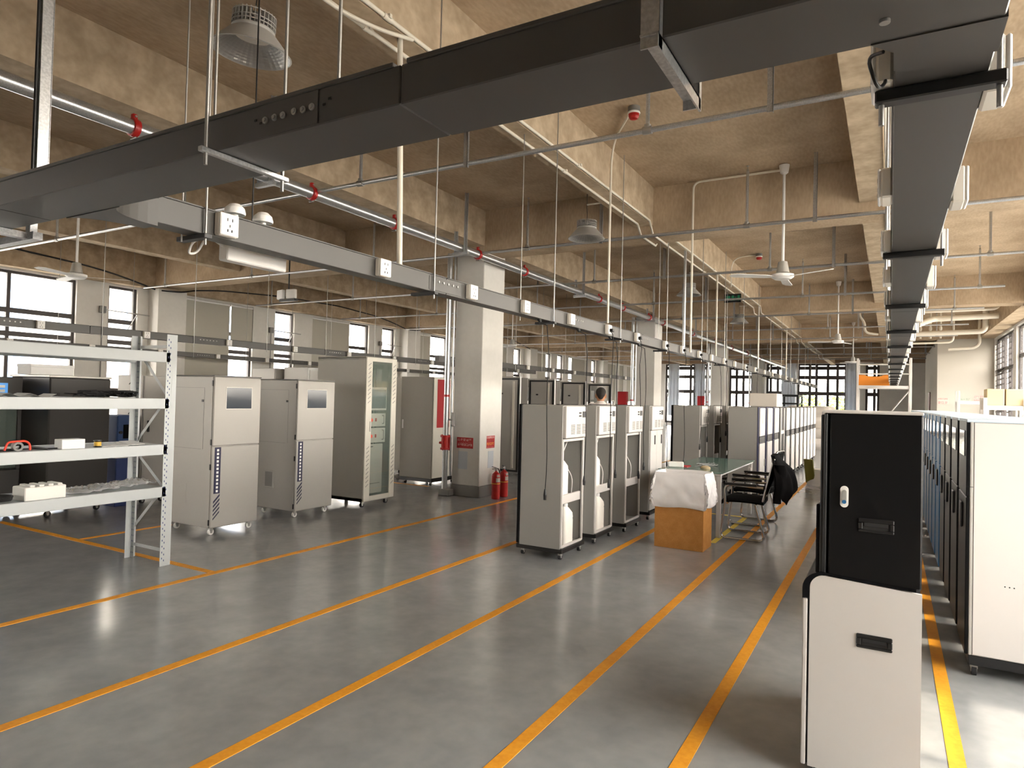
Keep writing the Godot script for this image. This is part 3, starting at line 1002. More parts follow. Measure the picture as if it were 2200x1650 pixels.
func build_pipes():
	# main sprinkler pipe with red grooved couplings
	var mx := -5.2
	var my := 3.58
	var o := thing("sprinkler_main", "galvanised main pipe with red couplings running past the columns", "pipe")
	var s := S()
	cyl(s, Vector3(mx, my, 3.0), Vector3(mx, my, -41.0), 0.057, 20)
	part(o, "pipe", s, "galvanised")
	var zs := []
	for q in [[288.0, 268.0], [670.0, 409.0], [847.0, 476.0], [1027.0, 543.0], [1127.0, 579.0], [1287.0, 640.0], [1338.0, 655.0], [1394.0, 682.0], [1424.0, 692.0], [1488.0, 716.0], [1536.0, 735.0], [1572.0, 750.0], [1605.0, 760.0], [1632.0, 770.0]]:
		zs.append(on_x(q[0], q[1], mx).z)
	for z in zs:
		s = S()
		var pr := []
		for p in [[0.058, -0.028], [0.07, -0.024], [0.074, 0.0], [0.07, 0.024], [0.058, 0.028]]: pr.append(Vector2(p[0], p[1]))
		lathe(s, pr, Vector3(mx, my, z), 20, Basis(Vector3.RIGHT, Vector3(0, 0, -1), Vector3.UP))
		for sg in [-1.0, 1.0]:
			cb(s, mx - 0.018, my + sg * 0.068 - 0.02, z - 0.02, mx + 0.018, my + sg * 0.068 + 0.03 * sg + 0.01, z + 0.02, 0.006)
		var c := part(o, "coupling", s, "red")
		s = S()
		for sg in [-1.0, 1.0]:
			cyl(s, Vector3(mx - 0.03, my + sg * 0.086, z), Vector3(mx + 0.03, my + sg * 0.086, z), 0.009, 8)
		part(c, "bolt", s, "steel_rod")
	for z in [-4.25, -7.55, -11.6, -15.9, -20.0, -24.2, -29.0]:
		s = S()
		for sx in [-0.075, 0.085]:
			bb(s, mx + sx - 0.02, my - 0.09, z - 0.02, mx + sx + 0.02, 3.82 if sx < 0 else SLAB, z - 0.012)
			bb(s, mx + sx - 0.02, my - 0.09, z - 0.02, mx + sx - 0.012, 3.82 if sx < 0 else SLAB, z + 0.02)
		bb(s, mx - 0.12, my - 0.1, z - 0.022, mx + 0.13, my - 0.06, z + 0.022)
		part(o, "pipe_hanger", s, "galvanised")
	# branch lines across the hall
	var bz := [-4.86, -8.02, -10.8, -13.67, -16.5, -19.6, -22.6, -26.6, -29.8, -33.0]
	var heads := [-1.58, -4.5, 1.2, -7.3, -10.2, -12.8]
	for k in bz.size():
		var z: float = bz[k]
		var b := thing("sprinkler_branch", ordinal(k) + " slim sprinkler pipe crossing the hall past the wide cable tray", "pipe", Vector3(0, 0, z), 0.0, "sprinkler branch pipes")
		s = S()
		cyl(s, Vector3(-13.4, 3.60, 0), Vector3(mx - 0.05, 3.60, 0), 0.02, 10)
		cyl(s, Vector3(mx + 0.05, 3.60, 0), Vector3(1.65 if k > 1 else 2.3, 3.60, 0), 0.021, 10)
		part(b, "pipe", s, "galvanised")
		for i in heads.size():
			var hx: float = heads[i] + (0.1 if k % 2 == 1 else -0.06)
			s = S()
			cyl(s, Vector3(hx, 3.60, 0), Vector3(hx, 4.24, 0), 0.016, 10)
			var ri := part(b, "riser", s, "galvanised")
			s = S()
			cyl(s, Vector3(hx - 0.035, 3.6, 0), Vector3(hx + 0.035, 3.6, 0), 0.03, 10)
			cyl(s, Vector3(hx, 3.6, 0), Vector3(hx, 3.645, 0), 0.026, 10)
			part(ri, "tee", s, "steel_rod")
			s = S()
			cyl(s, Vector3(hx, 4.24, 0), Vector3(hx, 4.27, 0), 0.016, 8, 0.008)
			cyl(s, Vector3(hx, 4.27, 0), Vector3(hx, 4.3, 0), 0.004, 6)
			cyl(s, Vector3(hx, 4.3, 0), Vector3(hx, 4.306, 0), 0.018, 10)
			part(ri, "sprinkler_head", s, "steel_rod")
		for hx in [-3.3, -0.75]:
			s = S()
			bb(s, hx - 0.02, 3.56, 0.026, hx + 0.02, SLAB, 0.03)
			bb(s, hx + 0.016, 3.56, 0.0, hx + 0.02, SLAB, 0.03)
			part(b, "strap", s, "galvanised")
	# risers down the columns
	for k in 4:
		var z := -8.43 - 8.4 * k
		var d := thing("riser_pipe", ["galvanised riser pipe with red valve beside the column with signs", "galvanised riser pipe on the second column", "galvanised riser pipe on the third column", "galvanised riser pipe on the fourth column"][k], "pipe", Vector3(-5.93, 0, z + 0.085))
		s = S()
		cyl(s, Vector3(0, 0.08, 0), Vector3(0, 3.72, 0), 0.042, 16)
		part(d, "pipe", s, "galvanised")
		s = S()
		cyl(s, Vector3(0.085, 0.3, -0.02), Vector3(0.085, 3.72, -0.02), 0.018, 10)
		part(d, "slim_pipe", s, "galvanised")
		s = S()
		cb(s, -0.07, 0.0, -0.07, 0.13, 0.1, 0.07, 0.01)
		part(d, "foot_block", s, "skirting")
		s = S()
		cyl(s, Vector3(0, 0.72, 0), Vector3(0, 0.90, 0), 0.06, 16)
		cyl(s, Vector3(0, 0.70, 0), Vector3(0, 0.73, 0), 0.082, 16)
		cyl(s, Vector3(0, 0.89, 0), Vector3(0, 0.92, 0), 0.082, 16)
		for i in 4: cyl(s, Vector3(cos(i * 1.57) * 0.07, 0.69, sin(i * 1.57) * 0.07), Vector3(cos(i * 1.57) * 0.07, 0.93, sin(i * 1.57) * 0.07), 0.008, 6)
		cyl(s, Vector3(-0.05, 0.8, 0), Vector3(-0.11, 0.8, 0), 0.02, 8)
		part(d, "valve", s, "red")
		s = S()
		cyl(s, Vector3(0, 1.51, 0), Vector3(0, 1.545, 0), 0.045, 16)
		part(d, "red_band", s, "red")
		s = S()
		cb(s, 0.10, 1.06, -0.03, 0.15, 1.27, 0.0, 0.004)
		cyl(s, Vector3(0, 1.16, 0), Vector3(0.12, 1.16, -0.01), 0.012, 8)
		cb(s, 0.10, 3.2, -0.03, 0.15, 3.3, 0.0, 0.004)
		part(d, "bracket", s, "steel_rod")
	# white conduits on the beam
	for q in [[-2.885, 3.825, "white conduit running along the underside of the beam"], [-2.725, 3.855, "white conduit running along the side of the beam"]]:
		s = S()
		tube(s, dipping(q[0], q[1], 2.0, -36.0), 0.014, 10)
		var c := thing("conduit_line", q[2], "conduit")
		part(c, "tube", s, "white_pipe")
		var z := -3.1
		while z > -30.0:
			s = S()
			cyl(s, Vector3(q[0], q[1], z - 0.04), Vector3(q[0], q[1], z + 0.04), 0.019, 10)
			cb(s, q[0] - 0.03, q[1] - 0.006, z - 0.012, q[0] + 0.03, q[1] + 0.02, z + 0.012, 0.003)
			part(c, "clip", s, "white_pipe")
			z -= 2.9
	s = S()
	tube(s, rounded([Vector3(-2.885, 3.822, -2.6), Vector3(-2.86, 3.80, -2.85), Vector3(-2.79, 3.80, -3.1), Vector3(-2.725, 3.84, -3.35)], 0.1, 5), 0.013, 8)
	single("conduit_link", s, "white_pipe", "bent white conduit linking the two lines under the beam", "conduit")
	# white drain pipes by the louvres
	for q in [[[Vector3(0.55, 3.55, -19.0), Vector3(0.95, 3.86, -20.6), Vector3(2.36, 3.9, -20.6)], 0.075, "thick cream drain pipe with a sloping end near the louvres"],
		[[Vector3(0.35, 3.62, -22.2), Vector3(2.25, 3.66, -22.2), Vector3(2.25, 4.34, -22.2)], 0.07, "thick cream drain pipe turning up into the slab"],
		[[Vector3(0.5, 3.98, -19.95), Vector3(2.3, 4.0, -19.95), Vector3(2.3, 4.34, -19.95)], 0.04, "slim cream pipe under the slab by the louvres"],
		[[Vector3(0.4, 3.45, -23.4), Vector3(1.6, 3.47, -23.4), Vector3(1.6, 4.34, -23.4)], 0.03, "slim cream pipe with an upturned end by the plaster wall"],
		[[Vector3(-0.75, 4.34, -20.2), Vector3(-0.75, 3.95, -20.2), Vector3(-0.62, 3.78, -20.2), Vector3(-0.62, 3.5, -20.2), Vector3(-0.3, 3.45, -20.2)], 0.03, "cream trap pipe bending down beside the aisle beam"],
		[[Vector3(1.55, 3.35, -24.6), Vector3(2.2, 3.38, -24.6), Vector3(2.35, 3.5, -24.6), Vector3(2.35, 4.34, -24.6)], 0.045, "cream pipe bending up in front of the plaster wall"]]:
		s = S()
		tube(s, rounded(q[0], 0.16, 6), q[1], 14)
		single("drain_pipe", s, "white_pipe", q[2], "pipe")
	for x in [0.75, 1.0, 1.25]:
		s = S()
		cyl(s, Vector3(x, 3.55, -22.9), Vector3(x, 4.3, -22.9), 0.03, 10)
		cyl(s, Vector3(x, 3.8, -22.9), Vector3(x, 3.88, -22.9), 0.042, 10)
		single("drain_stub", s, "white_pipe", "short cream pipe stub dropping from slab by the louvres", "pipe", "cream pipe stubs")

func build_lamps():
	# high bay lamps, switched off
	var n := 0
	for q in [[540.0, 112.0, "finned high bay lamp hanging above the wide cable tray"], [1260.0, 512.0, "finned high bay lamp hanging below the beam with white conduits"], [1480.0, 634.0, "finned high bay lamp hanging past the second cross pipe"], [1588.0, 694.0, "finned high bay lamp hanging past the green exit sign"]]:
		var p := on_x(q[0], q[1], -3.22)
		var o := thing("high_bay_lamp", q[2], "lamp", p, 0.0)
		if n == 0: o.rotation.z = -0.1
		o.scale = Vector3(1.0, 0.82, 1.0)
		var s := S()
		lathe(s, [Vector2(0.212, -0.004), Vector2(0.216, -0.01), Vector2(0.224, -0.006), Vector2(0.216, 0.002), Vector2(0.2, 0.025), Vector2(0.165, 0.075), Vector2(0.13, 0.122), Vector2(0.112, 0.138)], Vector3.ZERO, 40)
		part(o, "shade", s, "cabinet_grey")
		s = S()
		var rows := 16
		var cols := 72
		for i in rows:
			for k in cols:
				var q4p := []
				for c in [[0, 0], [0, 1], [1, 1], [1, 0]]:
					var f := float(i + c[0]) / rows
					var a: float = TAU * (k + c[1]) / cols
					var rr := lerpf(0.211, 0.1, f) + (0.0022 if (k + c[1]) % 2 == 0 else 0.0) + (0.0022 if (i + c[0]) % 2 == 0 else 0.0)
					q4p.append(Vector3(cos(a) * rr, lerpf(-0.004, 0.114, pow(f, 0.85)), sin(a) * rr))
				var nn: Vector3 = (q4p[2] - q4p[0]).cross(q4p[3] - q4p[1]).normalized()
				if nn.y > 0.0: nn = -nn
				q4(s, q4p[0], q4p[1], q4p[2], q4p[3], nn)
		part(o, "reflector", s, "reflector", "ribbed silver reflector")
		s = S()
		lathe(s, [Vector2(0.0, 0.106), Vector2(0.1, 0.106), Vector2(0.1, 0.12), Vector2(0.0, 0.12)], Vector3.ZERO, 24)
		part(o, "led_plate", s, "socket")
		s = S()
		lathe(s, [Vector2(0.0, 0.12), Vector2(0.112, 0.13), Vector2(0.12, 0.15), Vector2(0.115, 0.16), Vector2(0.07, 0.165), Vector2(0.07, 0.25), Vector2(0.0, 0.25)], Vector3.ZERO, 24)
		part(o, "housing", s, "cabinet_grey")
		s = S()
		for k in 30:
			var a := TAU * k / 30.0
			box(s, Vector3(cos(a) * 0.1, 0.208, sin(a) * 0.1), Vector3(0.04, 0.1, 0.004), Basis(Vector3.UP, -a))
		for y in [0.175, 0.2, 0.245]:
			lathe(s, [Vector2(0.117, y), Vector2(0.121, y), Vector2(0.121, y + 0.006), Vector2(0.117, y + 0.006)], Vector3.ZERO, 30)
		part(o, "heat_sink", s, "cabinet_grey")
		s = S()
		tube(s, [Vector3(0, 0.25, 0), Vector3(0.004, 0.36, 0), Vector3(-0.004, 0.45, 0), Vector3(0, (SLAB - p.y) / 0.82, 0)], 0.004, 6)
		part(o, "cable", s, "black")
		if n > 0:
			s = S()
			cyl(s, Vector3(0, 0.5, 0), Vector3(0.25, 0.5, 0), 0.012, 8)
			part(o, "arm", s, "white_pipe")
		n += 1
	# ceiling fans
	fan(Vector3(-1.11, 3.03, -8.25), -0.5, "white ceiling fan in front of the first cross beam", 1.31)
	fan(on_z(1800, 733, -16.6), 1.2, "white ceiling fan in front of the second cross beam", 0.0)
	fan(Vector3(-9.35, 3.0, -4.68), 0.9, "white ceiling fan before the unshaded windows", 0.0)
	fan(Vector3(-1.1, 3.0, -25.0), 0.2, "white ceiling fan far along the aisle beam", 0.0)
	fan(Vector3(-9.3, 3.0, -16.2), 0.5, "white ceiling fan before the window blinds", 0.0)
	# red alarm beacons
	for q in [[1362.0, 230.0, "red alarm beacon on the slab beside the beam with conduits"], [1631.0, 545.0, "red alarm beacon on the slab past the ceiling fan"]]:
		var p := on_y(q[0], q[1], SLAB)
		var o := thing("alarm_beacon", q[2], "alarm", p)
		var s := S()
		lathe(s, [Vector2(0.0, 0.0), Vector2(0.058, 0.0), Vector2(0.058, -0.05), Vector2(0.0, -0.05)], Vector3.ZERO, 20)
		part(o, "base", s, "skirting")
		s = S()
		lathe(s, [Vector2(0.058, -0.05), Vector2(0.062, -0.06), Vector2(0.058, -0.07), Vector2(0.0, -0.07)], Vector3.ZERO, 20)
		part(o, "collar", s, "white_plastic")
		s = S()
		lathe(s, [Vector2(0.052, -0.07), Vector2(0.05, -0.095), Vector2(0.036, -0.115), Vector2(0.0, -0.12)], Vector3.ZERO, 20)
		part(o, "lens", s, "red")
		if q[0] > 1500.0:
			s = S()
			tube(s, rounded([Vector3(-0.5, -0.6, 0.0), Vector3(-0.5, -0.04, 0), Vector3(-0.06, -0.02, 0)], 0.28, 6), 0.012, 8)
			part(o, "conduit", s, "white_pipe")
	# green exit sign under the beam
	var ep := on_y(1588, 640, 3.70)
	var ex := thing("exit_sign", "small dark exit sign with green figure under the beam", "sign", Vector3(-2.87, 3.70, ep.z))
	var s4 := S()
	cb(s4, -0.17, -0.09, -0.012, 0.17, 0.09, 0.012, 0.004)
	part(ex, "case", s4, "black")
	s4 = S()
	for m in [[-0.13, -0.05, -0.05, 0.05], [-0.02, 0.0, 0.03, 0.055], [-0.03, -0.055, 0.005, -0.005], [0.02, -0.055, 0.05, -0.005], [0.04, 0.01, 0.08, 0.025], [0.1, -0.055, 0.145, 0.055]]:
		bb(s4, m[0], m[1], 0.012, m[2], m[3], 0.0135)
	part(ex, "pictogram", s4, "green_sign")
	s4 = S()
	for x in [-0.14, 0.14]: cyl(s4, Vector3(x, 0.09, 0), Vector3(x, 0.14, 0), 0.004, 6)
	part(ex, "hanger", s4, "steel_rod")
	# twin flood lights on a pipe
	var tw := on_z(620, 640, -8.02)
	var t := thing("twin_floodlight", "pair of white flood lamps on the cross pipe before the blinds", "lamp", tw)
	for sx in [-0.16, 0.1]:
		s4 = S()
		cbox(s4, Vector3(sx, 0.06, 0.03), Vector3(0.2, 0.16, 0.06), 0.01, Basis(Vector3.UP, 0.3 * sx * 5.0))
		part(t, "lamp_head", s4, "white_plastic")
	s4 = S()
	cb(s4, -0.2, -0.06, -0.04, 0.2, -0.02, 0.04, 0.008)
	cyl(s4, Vector3(0, -0.04, 0), Vector3(0, SLAB - tw.y, 0), 0.012, 8)
	part(t, "bracket", s4, "black")
	# cable sagging along the edge beam
	for k in range(-1, 3):
		var z0 := -8.43 - 8.4 * k
		var pts := []
		for q in [[8.35, 3.62], [7.85, 3.65], [7.5, 3.76], [6.8, 3.86], [5.0, 3.98], [3.0, 4.0], [1.4, 3.9], [0.7, 3.8], [0.1, 3.62]]:
			pts.append(Vector3(LWALL + 0.24 + (0.14 if q[1] < 3.7 else 0.0), q[1], z0 + q[0]))
		s4 = S()
		tube(s4, rounded(pts, 0.3, 3), 0.016, 8)
		single("sagging_cable", s4, "black", "black cable sagging along the concrete edge beam over windows", "cable", "cables on the edge beam")
	# bracket arms with a box beside the narrow windows
	for k in range(0, 4):
		var z := -7.45 - 4.2 * k
		var o := thing("wall_bracket", "grey box with braced arm across a narrow window", "bracket", Vector3(LWALL + 0.02, 3.1, z), 0.0, "braced arms at the narrow windows")
		var s := S()
		cb(s, 0.0, -0.07, -0.06, 0.07, 0.07, 0.06, 0.008)
		part(o, "box", s, "skirting")
		s = S()
		cyl(s, Vector3(0.05, 0, 0), Vector3(0.07, -0.02, -0.95), 0.012, 8)
		cyl(s, Vector3(0.06, -0.02, -0.7), Vector3(0.06, -0.45, -0.45), 0.008, 6)
		part(o, "arm", s, "steel_rod")
		s = S()
		cyl(s, Vector3(0.03, -0.07, 0), Vector3(0.03, -2.1, 0), 0.012, 8)
		part(o, "conduit", s, "skirting")

func fan(at: Vector3, turn: float, label: String, drop: float):
	var o := thing("ceiling_fan", label, "fan", at)
	var s := S()
	cyl(s, Vector3(0, 0.1, 0), Vector3(0, SLAB - at.y, 0), 0.016, 10)
	part(o, "down_rod", s, "white_plastic")
	s = S()
	lathe(s, [Vector2(0.02, SLAB - at.y - 0.12), Vector2(0.045, SLAB - at.y - 0.1), Vector2(0.06, SLAB - at.y - 0.01), Vector2(0.0, SLAB - at.y)], Vector3.ZERO, 16)
	part(o, "ceiling_cup", s, "white_plastic")
	s = S()
	lathe(s, [Vector2(0.0, -0.05), Vector2(0.09, -0.045), Vector2(0.125, -0.02), Vector2(0.125, 0.01), Vector2(0.06, 0.03), Vector2(0.0, 0.03)], Vector3.ZERO, 24)
	part(o, "motor", s, "white_plastic")
	s = S()
	lathe(s, [Vector2(0.075, 0.03), Vector2(0.05, 0.16), Vector2(0.02, 0.17)], Vector3.ZERO, 20)
	part(o, "canopy", s, "silver_trim")
	for k in 3:
		var a := turn + TAU * k / 3.0
		var b := Basis(Vector3.UP, a) * Basis(Vector3.RIGHT, 0.16)
		s = S()
		var poly := PackedVector2Array([Vector2(0.10, -0.022), Vector2(0.2, -0.05), Vector2(0.55, -0.062), Vector2(0.62, -0.03), Vector2(0.62, 0.03), Vector2(0.55, 0.055), Vector2(0.2, 0.045), Vector2(0.10, 0.022)])
		prism(s, poly, Vector3(0, -0.02, 0), b.x, b.z, b.y * 0.005)
		part(o, "blade", s, "white_plastic")

# ---------------------------------------------------------------- cabinets and rack by the windows
func build_cabinets():
	control_cabinet(Vector3(-6.138, 0, -4.459), 0.592, 0.72, "grey control cabinet beside the white shelving, screen in its upper door", false)
	control_cabinet(Vector3(-6.232, 0, -5.672), 0.612, 0.68, "grey control cabinet beside the glazed rack, square vent low in its side", true)
	glazed_rack()
	shelving()
	dark_machines()
	banner_cabinet()
	open_cabinets()
	back_cabinets()
	blue_corner()

func seam(parent: Node, a: Vector3, b: Vector3, n: Vector3, w := 0.004, m := "hole"):
	var s := S()
	var d := b - a
	var u := d.normalized()
	var q := n.cross(u).normalized()
	box(s, (a + b) * 0.5 + n * 0.0006, Vector3(d.length(), w, 0.002), Basis(u, q, u.cross(q)))
	part(parent, "seam", s, m)

func control_cabinet(at: Vector3, w: float, d: float, label: String, vent: bool):
	# at: floor point below the corner that looks down the hall; the doors face +x, width runs to -z
	var o := thing("control_cabinet", label, "cabinet", at)
	var s := S()
	cb(s, -d, 0.08, -w, -0.022, 1.672, 0.0, 0.006)
	part(o, "body", s, "cabinet_grey")
	s = S()
	cb(s, -d - 0.004, 1.672, -w - 0.004, 0.0, 1.684, 0.004, 0.003)
	part(o, "lid", s, "skirting")
	s = S()
	cb(s, -0.02, 0.94, -w, 0.0, 1.67, 0.0, 0.008)
	var up := part(o, "upper_door", s, "cabinet_grey")
	s = S()
	cb(s, -0.02, 0.082, -w, 0.0, 0.934, 0.0, 0.008)
	var lo := part(o, "lower_door", s, "cabinet_grey")
	s = S()
	cb(s, -0.002, 1.325, -0.475, 0.004, 1.565, -0.14, 0.003)
	part(up, "screen_bezel", s, "silver_trim")
	s = S()
	cb(s, 0.0, 1.333, -0.466, 0.006, 1.557, -0.149, 0.002)
	part(up, "screen", s, "screen_glass", "dark glass screen")
	# printed strip: navy band with pale marks, then slanted stripes
	s = S()
	bb(s, 0.0, 0.44, -0.103, 0.0012, 0.925, -0.028)
	part(lo, "printed_band", s, "navy")
	s = S()
	for k in 12:
		var y := 0.895 - k * 0.039
		bb(s, 0.0012, y - 0.012, -0.08, 0.0018, y + 0.012, -0.055)
		if k % 3 == 1: bb(s, 0.0018, y - 0.006, -0.075, 0.002, y + 0.004, -0.06)
	part(lo, "printed_mark", s, "paper")
	for k in 5:
		s = S()
		var y := 0.435 - k * 0.045
		prism(s, PackedVector2Array([Vector2(-0.028, y - 0.075), Vector2(-0.103, y), Vector2(-0.103, y - 0.024 + k * 0.002), Vector2(-0.028, y - 0.099 + k * 0.002)]), Vector3(0, 0, 0), Vector3(0, 0, 1), Vector3.UP, Vector3(0.0012, 0, 0))
		part(lo, "printed_stripe", s, "navy")
	for y in [1.6, 0.98, 0.72, 0.14]:
		s = S()
		cb(s, -0.034, y - 0.03, -0.002, -0.014, y + 0.03, 0.008, 0.003)
		part(o, "hinge", s, "black")
	s = S()
	cb(s, -0.20, 1.40, -0.002, -0.165, 1.425, 0.004, 0.002)
	part(o, "latch", s, "black")
	seam(o, Vector3(-d + 0.02, 1.55, 0), Vector3(-0.16, 1.55, 0), Vector3(0, 0, 1), 0.003, "skirting")
	seam(o, Vector3(-d + 0.02, 0.90, 0), Vector3(-0.19, 0.90, 0), Vector3(0, 0, 1), 0.003, "skirting")
	seam(o, Vector3(-0.16, 0.90, 0), Vector3(-0.16, 1.55, 0), Vector3(0, 0, 1), 0.002, "skirting")
	if vent:
		s = S()
		cb(s, -0.55, 0.33, -0.002, -0.38, 0.55, 0.006, 0.003)
		var ve := part(o, "vent", s, "cabinet_grey")
		s = S()
		bb(s, -0.53, 0.35, 0.006, -0.40, 0.53, 0.007)
		part(ve, "grille", s, "skirting")
	else:
		seam(o, Vector3(-0.42, 0.31, 0), Vector3(-0.42, 0.52, 0), Vector3(0, 0, 1), 0.012, "cabinet_grey")
	for p in [Vector3(-0.07, 0, -0.06), Vector3(-0.07, 0, -w + 0.06), Vector3(-d + 0.07, 0, -0.06), Vector3(-d + 0.07, 0, -w + 0.06)]:
		caster(o, p, 0.033, "white_plastic")

func glazed_rack():
	var w := 0.618
	var d := 0.91
	var o := thing("server_rack", "tall beige rack with glass door beside the white column", "rack", Vector3(-6.06, 0, -6.686))
	var s := S()
	cb(s, -d, 0.08, 0.0 - 0.025, -0.025, 2.02, 0.0, 0.004)
	part(o, "side_panel", s, "cabinet_beige")
	s = S()
	cb(s, -d, 0.08, -w, -0.025, 2.02, -w + 0.025, 0.004)
	part(o, "side_panel", s, "cabinet_beige")
	s = S()
	cb(s, -d, 0.08, -w + 0.025, -d + 0.02, 2.02, -0.025, 0.004)
	part(o, "back_panel", s, "cabinet_beige")
	s = S()
	cb(s, -d, 2.0, -w, -0.02, 2.03, 0.0, 0.005)
	part(o, "top_panel", s, "cabinet_beige")
	s = S()
	cb(s, -d, 0.08, -w, -0.02, 0.13, 0.0, 0.004)
	part(o, "bottom_panel", s, "cabinet_beige")
	seam(o, Vector3(-d + 0.1, 1.99, 0), Vector3(-0.15, 1.99, 0), Vector3(0, 0, 1), 0.008, "skirting")
	# door
	s = S()
	cb(s, -0.022, 0.09, -0.115, 0.0, 2.02, 0.0, 0.004)
	cb(s, -0.022, 0.09, -w, 0.0, 2.02, -w + 0.105, 0.004)
	cb(s, -0.022, 0.09, -w + 0.1, 0.0, 0.155, -0.11, 0.004)
	cb(s, -0.022, 1.965, -w + 0.1, 0.0, 2.02, -0.11, 0.004)
	var door := part(o, "door_frame", s, "cabinet_frame")
	s = S()
	bb(s, -0.014, 0.15, -w + 0.1, -0.008, 1.97, -0.11)
	part(door, "glass", s, "door_glass")
	for side in 2:
		for k in 30:
			if k > 9 and k < 20: continue
			s = S()
			var z := -0.058 if side == 0 else -w + 0.052
			box(s, Vector3(0.0005, 0.3 + k * 0.056, z), Vector3(0.002, 0.008, 0.062), Basis(Vector3.RIGHT, 0.6))
			part(door, "louvre_slot", s, "skirting")
	s = S()
	cb(s, 0.0, 1.02, -0.1, 0.012, 1.16, -0.08, 0.004)
	part(door, "lock", s, "silver_trim")
	# equipment behind the glass
	s = S()
	cb(s, -0.10, 1.30, -0.50, -0.07, 1.62, -0.14, 0.006)
	var mon := part(o, "monitor", s, "cabinet_frame")
	s = S()
	bb(s, -0.07, 1.33, -0.48, -0.068, 1.59, -0.16)
	part(mon, "screen", s, "screen_glass")
	for q in [[1.08, 1.26], [0.86, 1.06]]:
		s = S()
		cb(s, -0.11, q[0], -0.49, -0.075, q[1], -0.13, 0.004)
		var pn := part(o, "control_panel", s, "cabinet_frame")
		s = S()
		cyl(s, Vector3(-0.076, q[0] + 0.09, -0.19), Vector3(-0.06, q[0] + 0.09, -0.19), 0.024, 14)
		part(pn, "lit_button", s, "lit_button")
		s = S()
		cb(s, -0.076, q[0] + 0.07, -0.30, -0.065, q[0] + 0.115, -0.275, 0.003)
		part(pn, "switch", s, "red")
		s = S()
		tube(s, rounded([Vector3(-0.075, q[0] + 0.04, -0.42), Vector3(-0.045, q[0] + 0.04, -0.42), Vector3(-0.045, q[1] - 0.03, -0.42), Vector3(-0.075, q[1] - 0.03, -0.42)], 0.015, 4), 0.005, 6)
		part(pn, "handle", s, "steel_rod")
	s = S()
	cb(s, -0.11, 0.17, -0.45, -0.08, 0.84, -0.13, 0.004)
	var ld := part(o, "inner_door", s, "cabinet_frame")
	s = S()
	bb(s, -0.08, 0.80, -0.25, -0.078, 0.812, -0.15)
	bb(s, -0.08, 0.30, -0.40, -0.078, 0.306, -0.15)
	part(ld, "slot", s, "hole")
	s = S()
	for k in 7:
		cyl(s, Vector3(-0.3 - 0.05 * k, 0.2, -0.53), Vector3(-0.3 - 0.05 * k, 1.9, -0.53 + 0.01 * k), 0.006, 6)
	part(o, "wiring", s, "rubber")
	for p in [Vector3(-0.09, 0, -0.07), Vector3(-0.09, 0, -w + 0.07), Vector3(-d + 0.09, 0, -0.07), Vector3(-d + 0.09, 0, -w + 0.07)]:
		caster(o, p, 0.034)

func post(s: SurfaceTool, x: float, z: float, h: float, m: float):
	# perforated angle post: L section
	bb(s, x - 0.022, 0.0, z - 0.002, x + 0.022, h, z + 0.002)
	bb(s, x + m * 0.022 - 0.002, 0.0, z - 0.04, x + m * 0.022 + 0.002, h, z + 0.002)

